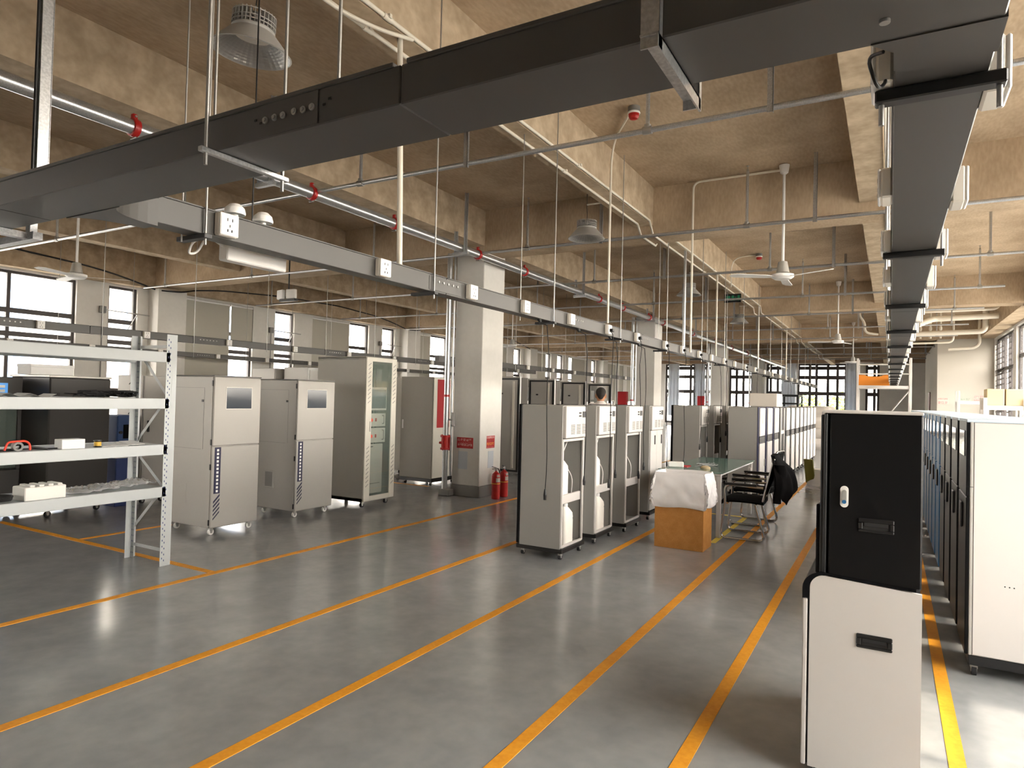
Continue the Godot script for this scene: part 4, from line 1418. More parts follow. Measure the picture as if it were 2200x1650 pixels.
func shelving():
	var xa := -5.93
	var xb := -5.452
	var za := -3.524
	var zb := -1.5
	var o := thing("shelving_unit", "white boltless steel shelving with four loaded decks", "shelving")
	for q in [[xa, za, -1.0], [xb, za, 1.0], [xa, zb, -1.0], [xb, zb, 1.0]]:
		var s := S()
		var zz: float = q[1]
		var zi := 0.0 if zz < -3.0 else 0.0
		post(s, q[0], zz + zi, 2.0, q[2])
		bb(s, q[0] + q[2] * 0.022 - 0.002, 0.0, zz, q[0] + q[2] * 0.022 + 0.002, 2.0, zz + 0.055 * (1.0 if zz < -3.0 else -1.0))
		var p := part(o, "post", s, "shelf_white")
		# punched holes
		s = S()
		for k in 38:
			for c in [-0.01, 0.012]:
				bb(s, q[0] + c - 0.003, 0.04 + k * 0.051, zz + 0.0015, q[0] + c + 0.003, 0.052 + k * 0.051, zz + 0.0026)
			bb(s, q[0] + q[2] * 0.0245 - 0.0006, 0.04 + k * 0.051, zz + 0.018, q[0] + q[2] * 0.0245 + 0.0006, 0.055 + k * 0.051, zz + 0.024)
			bb(s, q[0] + q[2] * 0.0245 - 0.0006, 0.06 + k * 0.051, zz + 0.036, q[0] + q[2] * 0.0245 + 0.0006, 0.075 + k * 0.051, zz + 0.042)
		part(p, "punched_hole", s, "blue_paint")
	# braces between the posts at both ends
	for z in [za, zb]:
		for q in [[0.12, 0.12], [0.28, 0.72], [0.95, 0.62], [1.05, 1.5], [1.85, 1.42], [1.9, 1.9]]:
			var s := S()
			var a := Vector3(xa, q[0], z - 0.01)
			var b := Vector3(xb, q[1], z - 0.01)
			var d := b - a
			box(s, (a + b) * 0.5, Vector3(d.length(), 0.028, 0.003), Basis(d.normalized(), Vector3(0, 0, 1).cross(d.normalized()), Vector3(0, 0, 1)))
			part(o, "brace", s, "shelf_white")
	for y in [1.80, 1.40, 1.005, 0.64]:
		for x in [xa, xb]:
			var s := S()
			var sg := -1.0 if x == xa else 1.0
			cb(s, x - 0.012 + sg * 0.012, y - 0.045, za + 0.02, x + 0.012 + sg * 0.012, y + 0.045, zb - 0.02, 0.004)
			part(o, "beam", s, "shelf_white")
		var s2 := S()
		cb(s2, xa + 0.01, y + 0.02, za + 0.02, xb - 0.01, y + 0.04, zb - 0.02, 0.002)
		part(o, "deck", s2, "shelf_white")
	# what lies on the decks
	var y2 := 1.44
	var y3 := 1.045
	var y4 := 0.68
	var r := RandomNumberGenerator.new()
	r.seed = 9
	var s := S()
	for k in 26:
		var pts := []
		var c := Vector3(r.randf_range(-5.75, -5.6), y2 + 0.012, r.randf_range(-3.25, -2.95))
		for i in 7:
			pts.append(c + Vector3(r.randf_range(-0.1, 0.1), r.randf_range(0.0, 0.05), r.randf_range(-0.13, 0.13)))
		tube(s, rounded(pts, 0.05, 3), 0.006, 6)
	single("cable_tangle", s, "rubber", "tangle of black cables on the shelving deck", "cables")
	for q in [[-5.7, -2.55, 0.2], [-5.62, -2.35, -0.1], [-5.72, -2.2, 0.05]]:
		s = S()
		var rings := []
		for i in 9:
			var ring := []
			var t := float(i) / 8.0
			for k in [0, 1, 2, 3]:
				var u := [0.0, 1.0, 1.0, 0.0][k] as float
				var up := 0.0015 if k < 2 else 0.0
				ring.append(Vector3(q[0] + (u - 0.5) * 0.2, y2 + up + 0.03 * pow(absf(sin(t * PI * 1.5 + q[2] * 9.0)), 3.0), q[1] + (t - 0.5) * 0.29))
			rings.append(ring)
		loft(s, rings)
		single("paper_sheet", s, "paper", "curled white paper sheet on a shelving deck", "paper", "papers on the shelving")
	# red framed tool, tape and cables on the third deck
	var t := thing("tape_gun", "red and clear plastic tape gun lying on the shelving", "tool", Vector3(-5.53, y3, -2.41))
	s = S()
	tube(s, rounded([Vector3(0, 0.01, 0.08), Vector3(0, 0.07, 0.06), Vector3(0, 0.075, -0.05), Vector3(0, 0.055, -0.08), Vector3(0, 0.005, -0.085)], 0.02, 4), 0.008, 8)
	part(t, "frame", s, "orange_plastic")
	s = S()
	lathe(s, [Vector2(0.02, -0.02), Vector2(0.034, -0.02), Vector2(0.034, 0.02), Vector2(0.02, 0.02)], Vector3(0, 0.036, 0.0), 18, Basis(Vector3.UP, Vector3.RIGHT, Vector3(0, 0, 1)))
	part(t, "tape_roll", s, "skirting")
	s = S()
	cyl(s, Vector3(0.0, 0.03, -0.09), Vector3(0, 0.006, -0.2), 0.008, 8)
	part(t, "handle", s, "black")
	t = thing("cutter", "yellow and red hand tool at the end of the deck", "tool", Vector3(-5.53, y3, -2.235))
	s = S()
	cb(s, -0.02, 0.0, -0.06, 0.02, 0.022, 0.06, 0.008)
	part(t, "grip", s, "yellow_plastic")
	s = S()
	cb(s, -0.018, 0.022, -0.05, 0.018, 0.044, 0.06, 0.008)
	part(t, "lever", s, "orange_plastic")
	s = S()
	for k in 5:
		tube(s, [Vector3(-5.62 + k * 0.02, y3 + 0.006, -2.28), Vector3(-5.6 + k * 0.014, y3 + 0.012, -2.42 - k * 0.02), Vector3(-5.56, y3 + 0.005, -2.62 - k * 0.04)], 0.005, 6)
	single("cable_ties", s, "rubber", "thin black cable ties lying by the tape gun", "cables")
	s = S()
	cb(s, -5.60, y3, -2.86, -5.49, y3 + 0.075, -2.69, 0.003)
	single("small_carton", s, "paper", "small pinkish white carton on the shelving deck", "box")
	t = thing("solder_spool", "small black spool beside the white carton", "spool", Vector3(-5.53, y3, -2.975))
	s = S()
	lathe(s, [Vector2(0.001, 0.0), Vector2(0.03, 0.0), Vector2(0.03, 0.006), Vector2(0.018, 0.01), Vector2(0.018, 0.046), Vector2(0.03, 0.05), Vector2(0.03, 0.056), Vector2(0.001, 0.056)], Vector3.ZERO, 18)
	part(t, "reel", s, "black")
	s = S()
	lathe(s, [Vector2(0.0185, 0.012), Vector2(0.026, 0.012), Vector2(0.026, 0.044), Vector2(0.0185, 0.044)], Vector3.ZERO, 18)
	part(t, "solder", s, "brass_band")
	for k in 5:
		s = S()
		box(s, Vector3(-5.56 + 0.02 * (k % 3), y3 + 0.004 + k * 0.005, -3.08 - k * 0.045), Vector3(0.12, 0.003, 0.17), Basis(Vector3.UP, 0.4 * k) * Basis(Vector3.RIGHT, 0.03 * k))
		single("leaflet", s, "paper", "white leaflet in the loose pile by the spool", "paper", "leaflets on the shelving")
	# foam box, plastic bags and cables on the lowest deck
	t = thing("foam_box", "white foam box with cut slots on the lowest deck", "box", Vector3(-5.56, y4, -2.58))
	s = S()
	cb(s, -0.09, 0.0, -0.14, 0.1, 0.1, 0.14, 0.006)
	part(t, "box", s, "foam")
	for k in 4:
		s = S()
		cb(s, -0.075, 0.1, -0.12 + k * 0.062, 0.085, 0.114, -0.085 + k * 0.062, 0.004)
		part(t, "rib", s, "foam")
	for k in 4:
		s = S()
		var rings := []
		for i in 11:
			var ring := []
			var a := float(i) / 10.0
			for j in 16:
				var th := TAU * j / 16.0
				var hh := 0.012 + 0.02 * (1.0 + sin(a * 13.0 + j * 1.3 + k * 2.0)) * sin(a * PI)
				ring.append(Vector3(-5.62 + 0.14 * cos(th) * (0.6 + 0.4 * sin(a * PI)) + 0.01 * sin(a * 17.0), y4 + 0.005 + hh * (0.5 + 0.5 * sin(th)) + k * 0.008, -2.80 - k * 0.15 - a * 0.24))
			rings.append(ring)
		loft(s, rings)
		single("plastic_bag", s, "film", "crumpled clear plastic bag on the lowest deck", "bag", "clear bags on the shelving")
	s = S()
	for k in 6:
		var pts := []
		for i in 14:
			var a := i * 0.6 + k
			pts.append(Vector3(-5.6 + cos(a) * (0.06 + 0.008 * k), y4 + 0.008 + 0.006 * k, -2.33 + sin(a) * 0.085))
		tube(s, pts, 0.005, 6)
	single("coiled_cable", s, "rubber", "coil of black cable beside the foam box", "cables")

func dark_machines():
	var o := thing("test_cabinet", "black free standing cabinet behind the white shelving", "cabinet", Vector3(-8.42, 0, -3.98), 0.12)
	var s := S()
	cb(s, -0.72, 0.09, -0.74, -0.012, 1.63, 0.0, 0.008)
	part(o, "body", s, "cabinet_black")
	s = S()
	cb(s, -0.74, 1.63, -0.75, 0.0, 1.655, 0.01, 0.004)
	part(o, "lid", s, "silver_trim")
	s = S()
	cb(s, -0.012, 0.10, -0.735, 0.0, 0.80, -0.005, 0.005)
	part(o, "lower_door", s, "cabinet_black")
	s = S()
	cb(s, -0.012, 0.81, -0.735, 0.0, 1.62, -0.005, 0.005)
	var d := part(o, "upper_door", s, "cabinet_black")
	for z in [-0.08, -0.62]:
		s = S()
		cb(s, 0.0, 1.42, z - 0.035, 0.008, 1.45, z + 0.035, 0.003)
		part(d, "latch", s, "black")
	for p in [Vector3(-0.08, 0, -0.07), Vector3(-0.08, 0, -0.66), Vector3(-0.65, 0, -0.07), Vector3(-0.65, 0, -0.66)]:
		caster(o, p, 0.036)
	o = thing("bench_machine", "dark machine with a lit blue touch screen and glass door", "machine", Vector3(-8.75, 0, -3.2), 0.1)
	s = S()
	cb(s, -0.7, 0.09, -0.68, 0.0, 0.55, 0.1, 0.006)
	cb(s, -0.7, 0.55, -0.68, -0.35, 1.62, 0.1, 0.006)
	cb(s, -0.35, 1.25, -0.68, 0.0, 1.62, 0.1, 0.006)
	cb(s, -0.35, 0.55, -0.68, 0.0, 1.25, -0.64, 0.006)
	part(o, "body", s, "cabinet_black")
	s = S()
	bb(s, -0.012, 0.57, -0.63, -0.006, 1.24, 0.08)
	part(o, "glass_door", s, "door_glass")
	s = S()
	bb(s, 0.0, 1.32, -0.52, 0.004, 1.55, -0.06)
	var sc := part(o, "screen", s, "lit_screen")
	s = S()
	for i in 4:
		for j in 4:
			bb(s, 0.004, 1.345 + j * 0.05, -0.49 + i * 0.1, 0.005, 1.375 + j * 0.05, -0.43 + i * 0.1)
	part(sc, "readout", s, "paper")
	s = S()
	cb(s, -0.3, 0.56, -0.5, -0.1, 0.9, -0.2, 0.02)
	part(o, "fixture", s, "cabinet_frame")
	for p in [Vector3(-0.08, 0, 0.02), Vector3(-0.08, 0, -0.6), Vector3(-0.6, 0, 0.02), Vector3(-0.6, 0, -0.6)]:
		caster(o, p, 0.036)
	var t := thing("carton", "white carton on top of the black test cabinet", "box", Vector3(-9.0, 1.66, -4.2))
	s = S()
	cb(s, -0.16, 0.0, -0.24, 0.16, 0.12, 0.24, 0.006)
	part(t, "box", s, "paper")
	s = S()
	cb(s, -0.165, 0.09, -0.245, 0.165, 0.126, 0.245, 0.005)
	part(t, "lid", s, "paper")

func banner_cabinet():
	var o := thing("grey_cabinet", "grey cabinet with a tall red banner behind the riser pipe", "cabinet", Vector3(-6.66, 0, -9.0))
	var s := S()
	cb(s, -0.7, 0.12, -0.8, -0.02, 1.84, 0.0, 0.006)
	part(o, "body", s, "cabinet_beige")
	s = S()
	cb(s, -0.018, 0.13, -0.79, 0.0, 1.83, -0.004, 0.006)
	var d := part(o, "door", s, "cabinet_frame")
	s = S()
	bb(s, 0.0, 0.98, -0.46, 0.002, 1.80, -0.1)
	part(d, "banner", s, "red_sign", "tall plain red banner")
	s = S()
	cb(s, -0.69, 0.06, -0.78, -0.01, 0.12, -0.01, 0.004)
	part(o, "plinth", s, "black")
	s = S()
	cb(s, -0.66, 0.95, 0.0, -0.63, 1.10, 0.012, 0.004)
	part(o, "handle", s, "white_plastic")
	for p in [Vector3(-0.08, 0, -0.08), Vector3(-0.08, 0, -0.7), Vector3(-0.62, 0, -0.08), Vector3(-0.62, 0, -0.7)]:
		caster(o, p, 0.026)

func open_cabinets():
	var spec := [[-10.82, -6.64, "open cabinet next to the column, its black edged door swung out"], [-12.0, -6.5, "second open cabinet, black edged door swung out towards the dispensers"], [-13.45, -6.45, "third open cabinet with black edged door swung out"], [-14.9, -6.42, "open cabinet with a glazed black edged door near the person"]]
	for k in 4:
		var z: float = spec[k][0]
		var x: float = spec[k][1]
		var o := thing("open_cabinet", spec[k][2], "cabinet", Vector3(x, 0, z))
		var s := S()
		cb(s, -0.8, 0.08, -0.66, -0.78, 1.93, 0.0, 0.003)
		part(o, "back_panel", s, "cabinet_grey")
		for q in [[-0.02, 0.0], [-0.66, -0.64]]:
			s = S()
			cb(s, -0.8, 0.08, q[0], 0.0, 1.93, q[1], 0.003)
			part(o, "side_panel", s, "cabinet_grey")
		s = S()
		cb(s, -0.8, 1.91, -0.66, 0.0, 1.935, 0.0, 0.003)
		part(o, "top_panel", s, "cabinet_grey")
		s = S()
		cb(s, -0.8, 0.08, -0.66, 0.0, 0.12, 0.0, 0.003)
		part(o, "bottom_panel", s, "cabinet_grey")
		for i in 5:
			s = S()
			cb(s, -0.5, 0.4 + i * 0.28, -0.60, -0.06, 0.62 + i * 0.28, -0.06, 0.004)
			part(o, "equipment_unit", s, ["cabinet_frame", "paper", "cabinet_grey", "paper", "skirting"][i])
		# door, swung out at a right angle, inside face towards the hall
		s = S()
		cb(s, 0.02, 0.10, -0.03, 0.62, 1.92, -0.01, 0.004)
		var d: MeshInstance3D
		if k < 3:
			d = part(o, "door", s, "cabinet_grey")
		else:
			s = S()
			for q in [[0.02, 0.10, 0.09, 1.92], [0.55, 0.10, 0.62, 1.92], [0.09, 0.10, 0.55, 0.17], [0.09, 1.85, 0.55, 1.92]]:
				bb(s, q[0], q[1], -0.03, q[2], q[3], -0.01)
			d = part(o, "door", s, "cabinet_grey")
			s = S()
			bb(s, 0.09, 0.17, -0.022, 0.55, 1.85, -0.018)
			part(d, "glass", s, "glass")
		s = S()
		for q in [[0.045, 0.13, 0.08, 1.89], [0.57, 0.13, 0.605, 1.89], [0.08, 0.13, 0.57, 0.165], [0.08, 1.855, 0.57, 1.89]]:
			bb(s, q[0], q[1], -0.01, q[2], q[3], 0.004)
		part(d, "gasket", s, "black")
		if k < 3:
			s = S()
			cb(s, 0.20, 1.58, -0.01, 0.25, 1.61, 0.003, 0.002)
			part(d, "latch", s, "black")
			s = S()
			bb(s, 0.46, 0.2, -0.01, 0.50, 1.83, 0.006)
			part(d, "stiffener", s, "cabinet_frame")
		s = S()
		bb(s, 0.612, 0.10, -0.034, 0.626, 1.92, 0.0)
		part(d, "edge", s, "paper")
		for p in [Vector3(-0.08, 0, -0.08), Vector3(-0.08, 0, -0.58), Vector3(-0.72, 0, -0.08), Vector3(-0.72, 0, -0.58)]:
			caster(o, p, 0.03, "white_plastic")

func back_cabinets():
	var pa := on_z(592, 772, -8.3)
	for q in [[-9.25, -7.9, 0.62, 1.93, "tall grey cabinet behind the control cabinets", "cabinet_grey"], [-8.55, -8.0, 0.55, 1.95, "tall cabinet with a white edged open door behind the rack", "cabinet_grey"], [-8.55, -5.16, 0.4, 1.70, "grey cabinet with slotted corner posts behind the shelving", "cabinet_grey"], [-10.2, -6.4, 0.7, 1.62, "low grey cabinet by the window wall", "cabinet_grey"], [-8.2, -9.6, 0.6, 1.85, "grey cabinet beyond the glazed rack", "cabinet_beige"]]:
		var o := thing("grey_cabinet", q[4], "cabinet", Vector3(q[0], 0, q[1]))
		var s := S()
		cb(s, -0.6, 0.08, -q[2], -0.02, q[3], 0.0, 0.006)
		part(o, "body", s, q[5])
		s = S()
		cb(s, -0.018, 0.10, -q[2] + 0.01, 0.0, q[3] - 0.01, -0.01, 0.005)
		var d := part(o, "door", s, q[5])
		s = S()
		cb(s, 0.0, 0.95, -0.09, 0.015, 1.1, -0.06, 0.004)
		part(d, "handle", s, "black")
		if q[4].begins_with("tall cabinet"):
			s = S()
			for e in [[0.0, 1.2, 0.04, 1.94], [0.36, 1.2, 0.40, 1.94], [0.04, 1.90, 0.36, 1.94]]:
				bb(s, e[0], e[1], 0.0, e[2], e[3], 0.02)
			part(o, "open_door", s, "paper")
			s = S()
			bb(s, 0.04, 0.1, 0.004, 0.36, 1.90, 0.016)
			part(o, "door_panel", s, "cabinet_grey")
		if q[4].contains("slotted"):
			for k in 12:
				s = S()
				box(s, Vector3(-0.3, 0.5 + k * 0.1, 0.001), Vector3(0.08, 0.012, 0.003), Basis(Vector3(0, 0, 1), 0.6))
				part(o, "louvre_slot", s, "hole")
		for p in [Vector3(-0.07, 0, -0.07), Vector3(-0.07, 0, -q[2] + 0.07), Vector3(-0.52, 0, -0.07), Vector3(-0.52, 0, -q[2] + 0.07)]:
			caster(o, p, 0.034)

func blue_corner():
	# blue instrument on a blue cabinet with a green tray, seen through the shelving
	var p := on_y(270, 1030, 0.0)
	var o := thing("blue_workbench", "blue bench cabinet with a blue instrument seen through the shelving", "workbench", Vector3(-8.6, 0, -4.86), 0.0)
	var s := S()
	cb(s, -0.5, 0.0, -0.26, 0.0, 0.62, 0.0, 0.008)
	part(o, "cabinet", s, "blue_paint")
	s = S()
	cb(s, -0.52, 0.62, -0.28, 0.02, 0.66, 0.02, 0.006)
	part(o, "worktop", s, "cabinet_frame")
	s = S()
	cb(s, -0.42, 0.66, -0.24, -0.02, 0.75, -0.02, 0.01)
	part(o, "green_tray", s, "green_sign")
	var t := thing("blue_instrument", "boxy blue instrument standing on the blue bench", "instrument", Vector3(-8.82, 0.75, -4.99))
	s = S()
	cb(s, -0.2, 0.0, -0.115, 0.2, 0.42, 0.115, 0.012)
	part(t, "case", s, "blue_device")
	s = S()
	cb(s, 0.2, 0.12, -0.09, 0.206, 0.3, 0.04, 0.003)
	part(t, "display", s, "black_gloss")
	s = S()
	cyl(s, Vector3(0.2, 0.2, 0.075), Vector3(0.22, 0.2, 0.075), 0.02, 12)
	part(t, "knob", s, "black")

# ---------------------------------------------------------------- middle of the hall
func build_middle():
	# first row of dispensers, backs towards the lane lines
	var d0 := dispenser("water_dispenser", "grey dispenser with open back nearest the lane line, two cans inside", 0)
	d0.position = Vector3(-2.905, 0, -5.943)
	d0.set_meta("label", "first dispenser of the row, open back with two white cans inside")
	var d1 := copy(d0, Vector3(-2.915, 0, -6.79), 0.0, "second dispenser of the row, open back with two white cans inside")
	var d2 := copy(d0, Vector3(-2.86, 0, -7.56), 0.0, "third dispenser of the row, open back without cans")
	var d3 := dispenser("water_dispenser", "fourth dispenser of the row, closed back doors with black handles", 1)
	d3.position = Vector3(-2.89, 0, -8.51)
	for q in [[d0.position, "in the first dispenser"], [d1.position, "in the second dispenser"]]:
		jerrycan(q[0] + Vector3(0.128, 0.108, 0.02), 0.0, "white jerrycan on the floor of the bay " + q[1])
		jerrycan(q[0] + Vector3(0.088, 0.567, 0.06), 0.05, "white jerrycan on the tray " + q[1])
	# second row
	for k in 4:
		var o := copy(d0, Vector3(-2.915, 0, -11.19 - k * 1.0), 0.0, ["first grey dispenser in the row behind the table", "second dispenser in the row behind the table", "third dispenser in the row behind the table", "last dispenser in the row behind the table"][k])
	# third row faces the aisle
	for k in 12:
		var z := -11.35 - k * 0.78
		var o := front_machine(k, Vector3(-2.03, 0, z))
	cardboard_box()
	table()
	chair(Vector3(-1.42, 0, -7.95), 0.05, "black mesh chair on a chrome sled base with jacket over it")
	chair(Vector3(-1.50, 0, -8.92), -0.1, "black mesh chair with chrome base on the far side of the jacket chair")
	jacket()
	extinguisher(Vector3(-5.12, 0, -8.53), "red fire extinguisher at the column foot, grey label on top", 0)
	extinguisher(Vector3(-5.14, 0, -8.80), "red fire extinguisher tucked behind the labelled one", 1)
	extinguisher(Vector3(-3.35, 0, -10.25), "red fire extinguisher behind the closed dispenser", 2)
	signs()
	person()

func dispenser(called: String, label: String, kind: int) -> Node3D:
	var o := thing(called, label, "dispenser")
	var s := S()
	for z in [-0.26, 0.248]:
		s = S()
		cb(s, -0.225, 0.095, z, 0.215, 1.46, z + 0.012, 0.004)
		part(o, "side_panel", s, "machine_shell")
	s = S()
	cb(s, -0.225, 1.448, -0.248, 0.215, 1.462, 0.248, 0.003)
	part(o, "top_panel", s, "machine_shell")
	s = S()
	cb(s, -0.262, 0.11, -0.262, -0.226, 1.466, 0.262, 0.006)
	part(o, "front_door", s, "black_gloss", "black front door")
	s = S()
	cb(s, -0.26, 0.062, -0.262, 0.24, 0.105, 0.262, 0.006)
	part(o, "base", s, "black")
	for p in [Vector3(-0.2, 0, -0.22), Vector3(-0.2, 0, 0.22), Vector3(0.2, 0, -0.22), Vector3(0.2, 0, 0.22)]:
		caster(o, p, 0.026)
	s = S()
	cb(s, 0.19, 1.15, -0.236, 0.245, 1.456, 0.240, 0.005)
	var up := part(o, "upper_panel", s, "machine_white")
	s = S()
	for c in 3:
		for i in 4:
			for j in 9:
				var z := 0.12 - c * 0.13 - i * 0.024
				bb(s, 0.2445, 1.185 + j * 0.011, z - 0.008, 0.2462, 1.190 + j * 0.011, z + 0.008)
	part(up, "vent_slot", s, "hole")
	s = S()
	cb(s, 0.244, 1.345, -0.20, 0.252, 1.405, -0.135, 0.003)
	part(up, "power_inlet", s, "black")
	s = S()
	for q in [[1.39, -0.06], [1.39, -0.09], [1.36, -0.06], [1.36, -0.09]]:
		cyl(s, Vector3(0.244, q[0], q[1]), Vector3(0.25, q[0], q[1]), 0.008, 8)
	part(up, "port", s, "rubber")
	if kind == 0:
		s = S()
		cb(s, 0.20, 0.11, -0.25, 0.222, 1.14, -0.228, 0.004)
		cb(s, 0.20, 0.11, 0.228, 0.222, 1.14, 0.25, 0.004)
		cb(s, 0.20, 1.115, -0.228, 0.222, 1.14, 0.228, 0.004)
		cb(s, 0.20, 0.105, -0.228, 0.222, 0.13, 0.228, 0.004)
		part(o, "bay_rim", s, "machine_white")
		s = S()
		bb(s, -0.2, 0.10, -0.246, -0.19, 1.14, 0.246)
		part(o, "bay", s, "machine_shell")
		s = S()
		bb(s, -0.19, 0.10, -0.246, 0.2, 0.108, 0.246)
		bb(s, -0.19, 0.108, -0.246, -0.18, 0.54, 0.246)
		part(o, "lower_bay", s, "machine_shell")
		s = S()
		cb(s, -0.18, 0.555, -0.24, 0.19, 0.567, 0.24, 0.003)
		cb(s, 0.17, 0.515, -0.24, 0.195, 0.60, 0.24, 0.004)
		part(o, "tray", s, "machine_white")
		s = S()
		tube(s, [Vector3(0.12, 1.10, 0.19), Vector3(0.12, 0.7, 0.2), Vector3(0.1, 0.6, 0.19)], 0.007, 8)
		part(o, "blue_hose", s, "blue_film")
		s = S()
		tube(s, rounded([Vector3(0.1, 1.1, -0.1), Vector3(0.12, 0.95, 0.08), Vector3(0.1, 0.78, 0.12)], 0.2, 5), 0.005, 6)
		tube(s, rounded([Vector3(0.12, 0.85, -0.05), Vector3(0.14, 0.74, -0.16), Vector3(0.12, 0.58, -0.18)], 0.12, 5), 0.005, 6)
		part(o, "clear_hose", s, "white_plastic")
	else:
		s = S()
		cb(s, 0.19, 0.12, -0.246, 0.232, 1.145, -0.003, 0.005)
		var a := part(o, "back_door", s, "machine_white")
		s = S()
		cb(s, 0.232, 0.96, -0.2, 0.242, 1.08, -0.175, 0.004)
		part(a, "handle", s, "black")
		s = S()
		cb(s, 0.19, 0.12, 0.003, 0.232, 1.145, 0.246, 0.005)
		a = part(o, "back_door", s, "machine_white")
		s = S()
		cb(s, 0.232, 0.96, 0.08, 0.242, 1.08, 0.105, 0.004)
		part(a, "handle", s, "black")
	return o

func jerrycan(at: Vector3, yaw: float, label: String):
	var o := thing("jerrycan", label, "can", at, yaw)
	var s := S()
	var rings := []
	for q in [[0.0, 0.92], [0.012, 1.0], [0.23, 1.0], [0.25, 0.97], [0.26, 1.0], [0.30, 0.95], [0.345, 0.6], [0.365, 0.36]]:
		var ring := []
		for p in rrect(0.15 * q[1], 0.19 * q[1], 0.035 * q[1], 5): ring.append(Vector3(p.x, q[0], p.y))
		rings.append(ring)
	loft(s, rings)
	part(o, "body", s, "jerrycan")
	s = S()
	cyl(s, Vector3(0.02, 0.36, 0.0), Vector3(0.02, 0.395, 0.0), 0.026, 14)
	part(o, "cap", s, "white_plastic")
	s = S()
	tube(s, rounded([Vector3(0.0, 0.33, -0.07), Vector3(0, 0.385, -0.06), Vector3(0, 0.39, -0.015), Vector3(0, 0.36, 0.0)], 0.02, 4), 0.011, 8)
	part(o, "handle", s, "jerrycan")

func front_machine(k: int, at: Vector3) -> Node3D:
	var open := k == 3
	var o := thing("filling_machine", ["grey sided machine with dark banded white front beyond the table", "second white fronted machine in the row along the aisle", "third white fronted machine in the row along the aisle", "white fronted machine with an open dark bay in the aisle row"][k] if k < 4 else ordinal(k) + " white fronted machine in the row along the aisle", "machine", at, 0.0, "" if k < 4 else "far machines of the aisle row")
	var s := S()
	cb(s, -0.25, 0.09, -0.27, 0.2, 1.46, 0.27, 0.006)
	part(o, "body", s, "machine_shell")
	s = S()
	cb(s, 0.2, 0.09, -0.272, 0.215, 1.465, 0.272, 0.003)
	part(o, "front_frame", s, "navy" if k < 3 else "black")
	s = S()
	if open:
		for q in [[-0.25, -0.2], [0.2, 0.25]]: cb(s, 0.215, 0.12, q[0], 0.24, 1.45, q[1], 0.004)
		cb(s, 0.215, 0.95, -0.2, 0.235, 1.02, 0.2, 0.004)
		cb(s, 0.215, 0.42, -0.2, 0.24, 0.50, 0.2, 0.004)
		part(o, "bay_rim", s, "machine_white")
	else:
		cb(s, 0.215, 1.0, -0.25, 0.24, 1.45, 0.22, 0.006)
		var u := part(o, "upper_panel", s, "machine_white")
		s = S()
		cb(s, 0.24, 1.2, -0.1, 0.244, 1.34, 0.08, 0.002)
		part(u, "display", s, "cabinet_grey")
		s = S()
		cb(s, 0.215, 0.89, -0.25, 0.232, 0.99, 0.22, 0.004)
		part(o, "tap_bay", s, "cabinet_black")
		s = S()
		cb(s, 0.215, 0.12, -0.25, 0.24, 0.88, 0.22, 0.006)
		var d := part(o, "lower_door", s, "machine_white")
		s = S()
		cb(s, 0.24, 0.5, -0.2, 0.255, 0.62, -0.18, 0.004)
		part(d, "handle", s, "silver_trim")
	s = S()
	cb(s, -0.24, 0.05, -0.26, 0.22, 0.09, 0.26, 0.004)
	part(o, "base", s, "black")
	for p in [Vector3(-0.18, 0, -0.2), Vector3(-0.18, 0, 0.2), Vector3(0.18, 0, -0.2), Vector3(0.18, 0, 0.2)]:
		caster(o, p, 0.022)
	return o

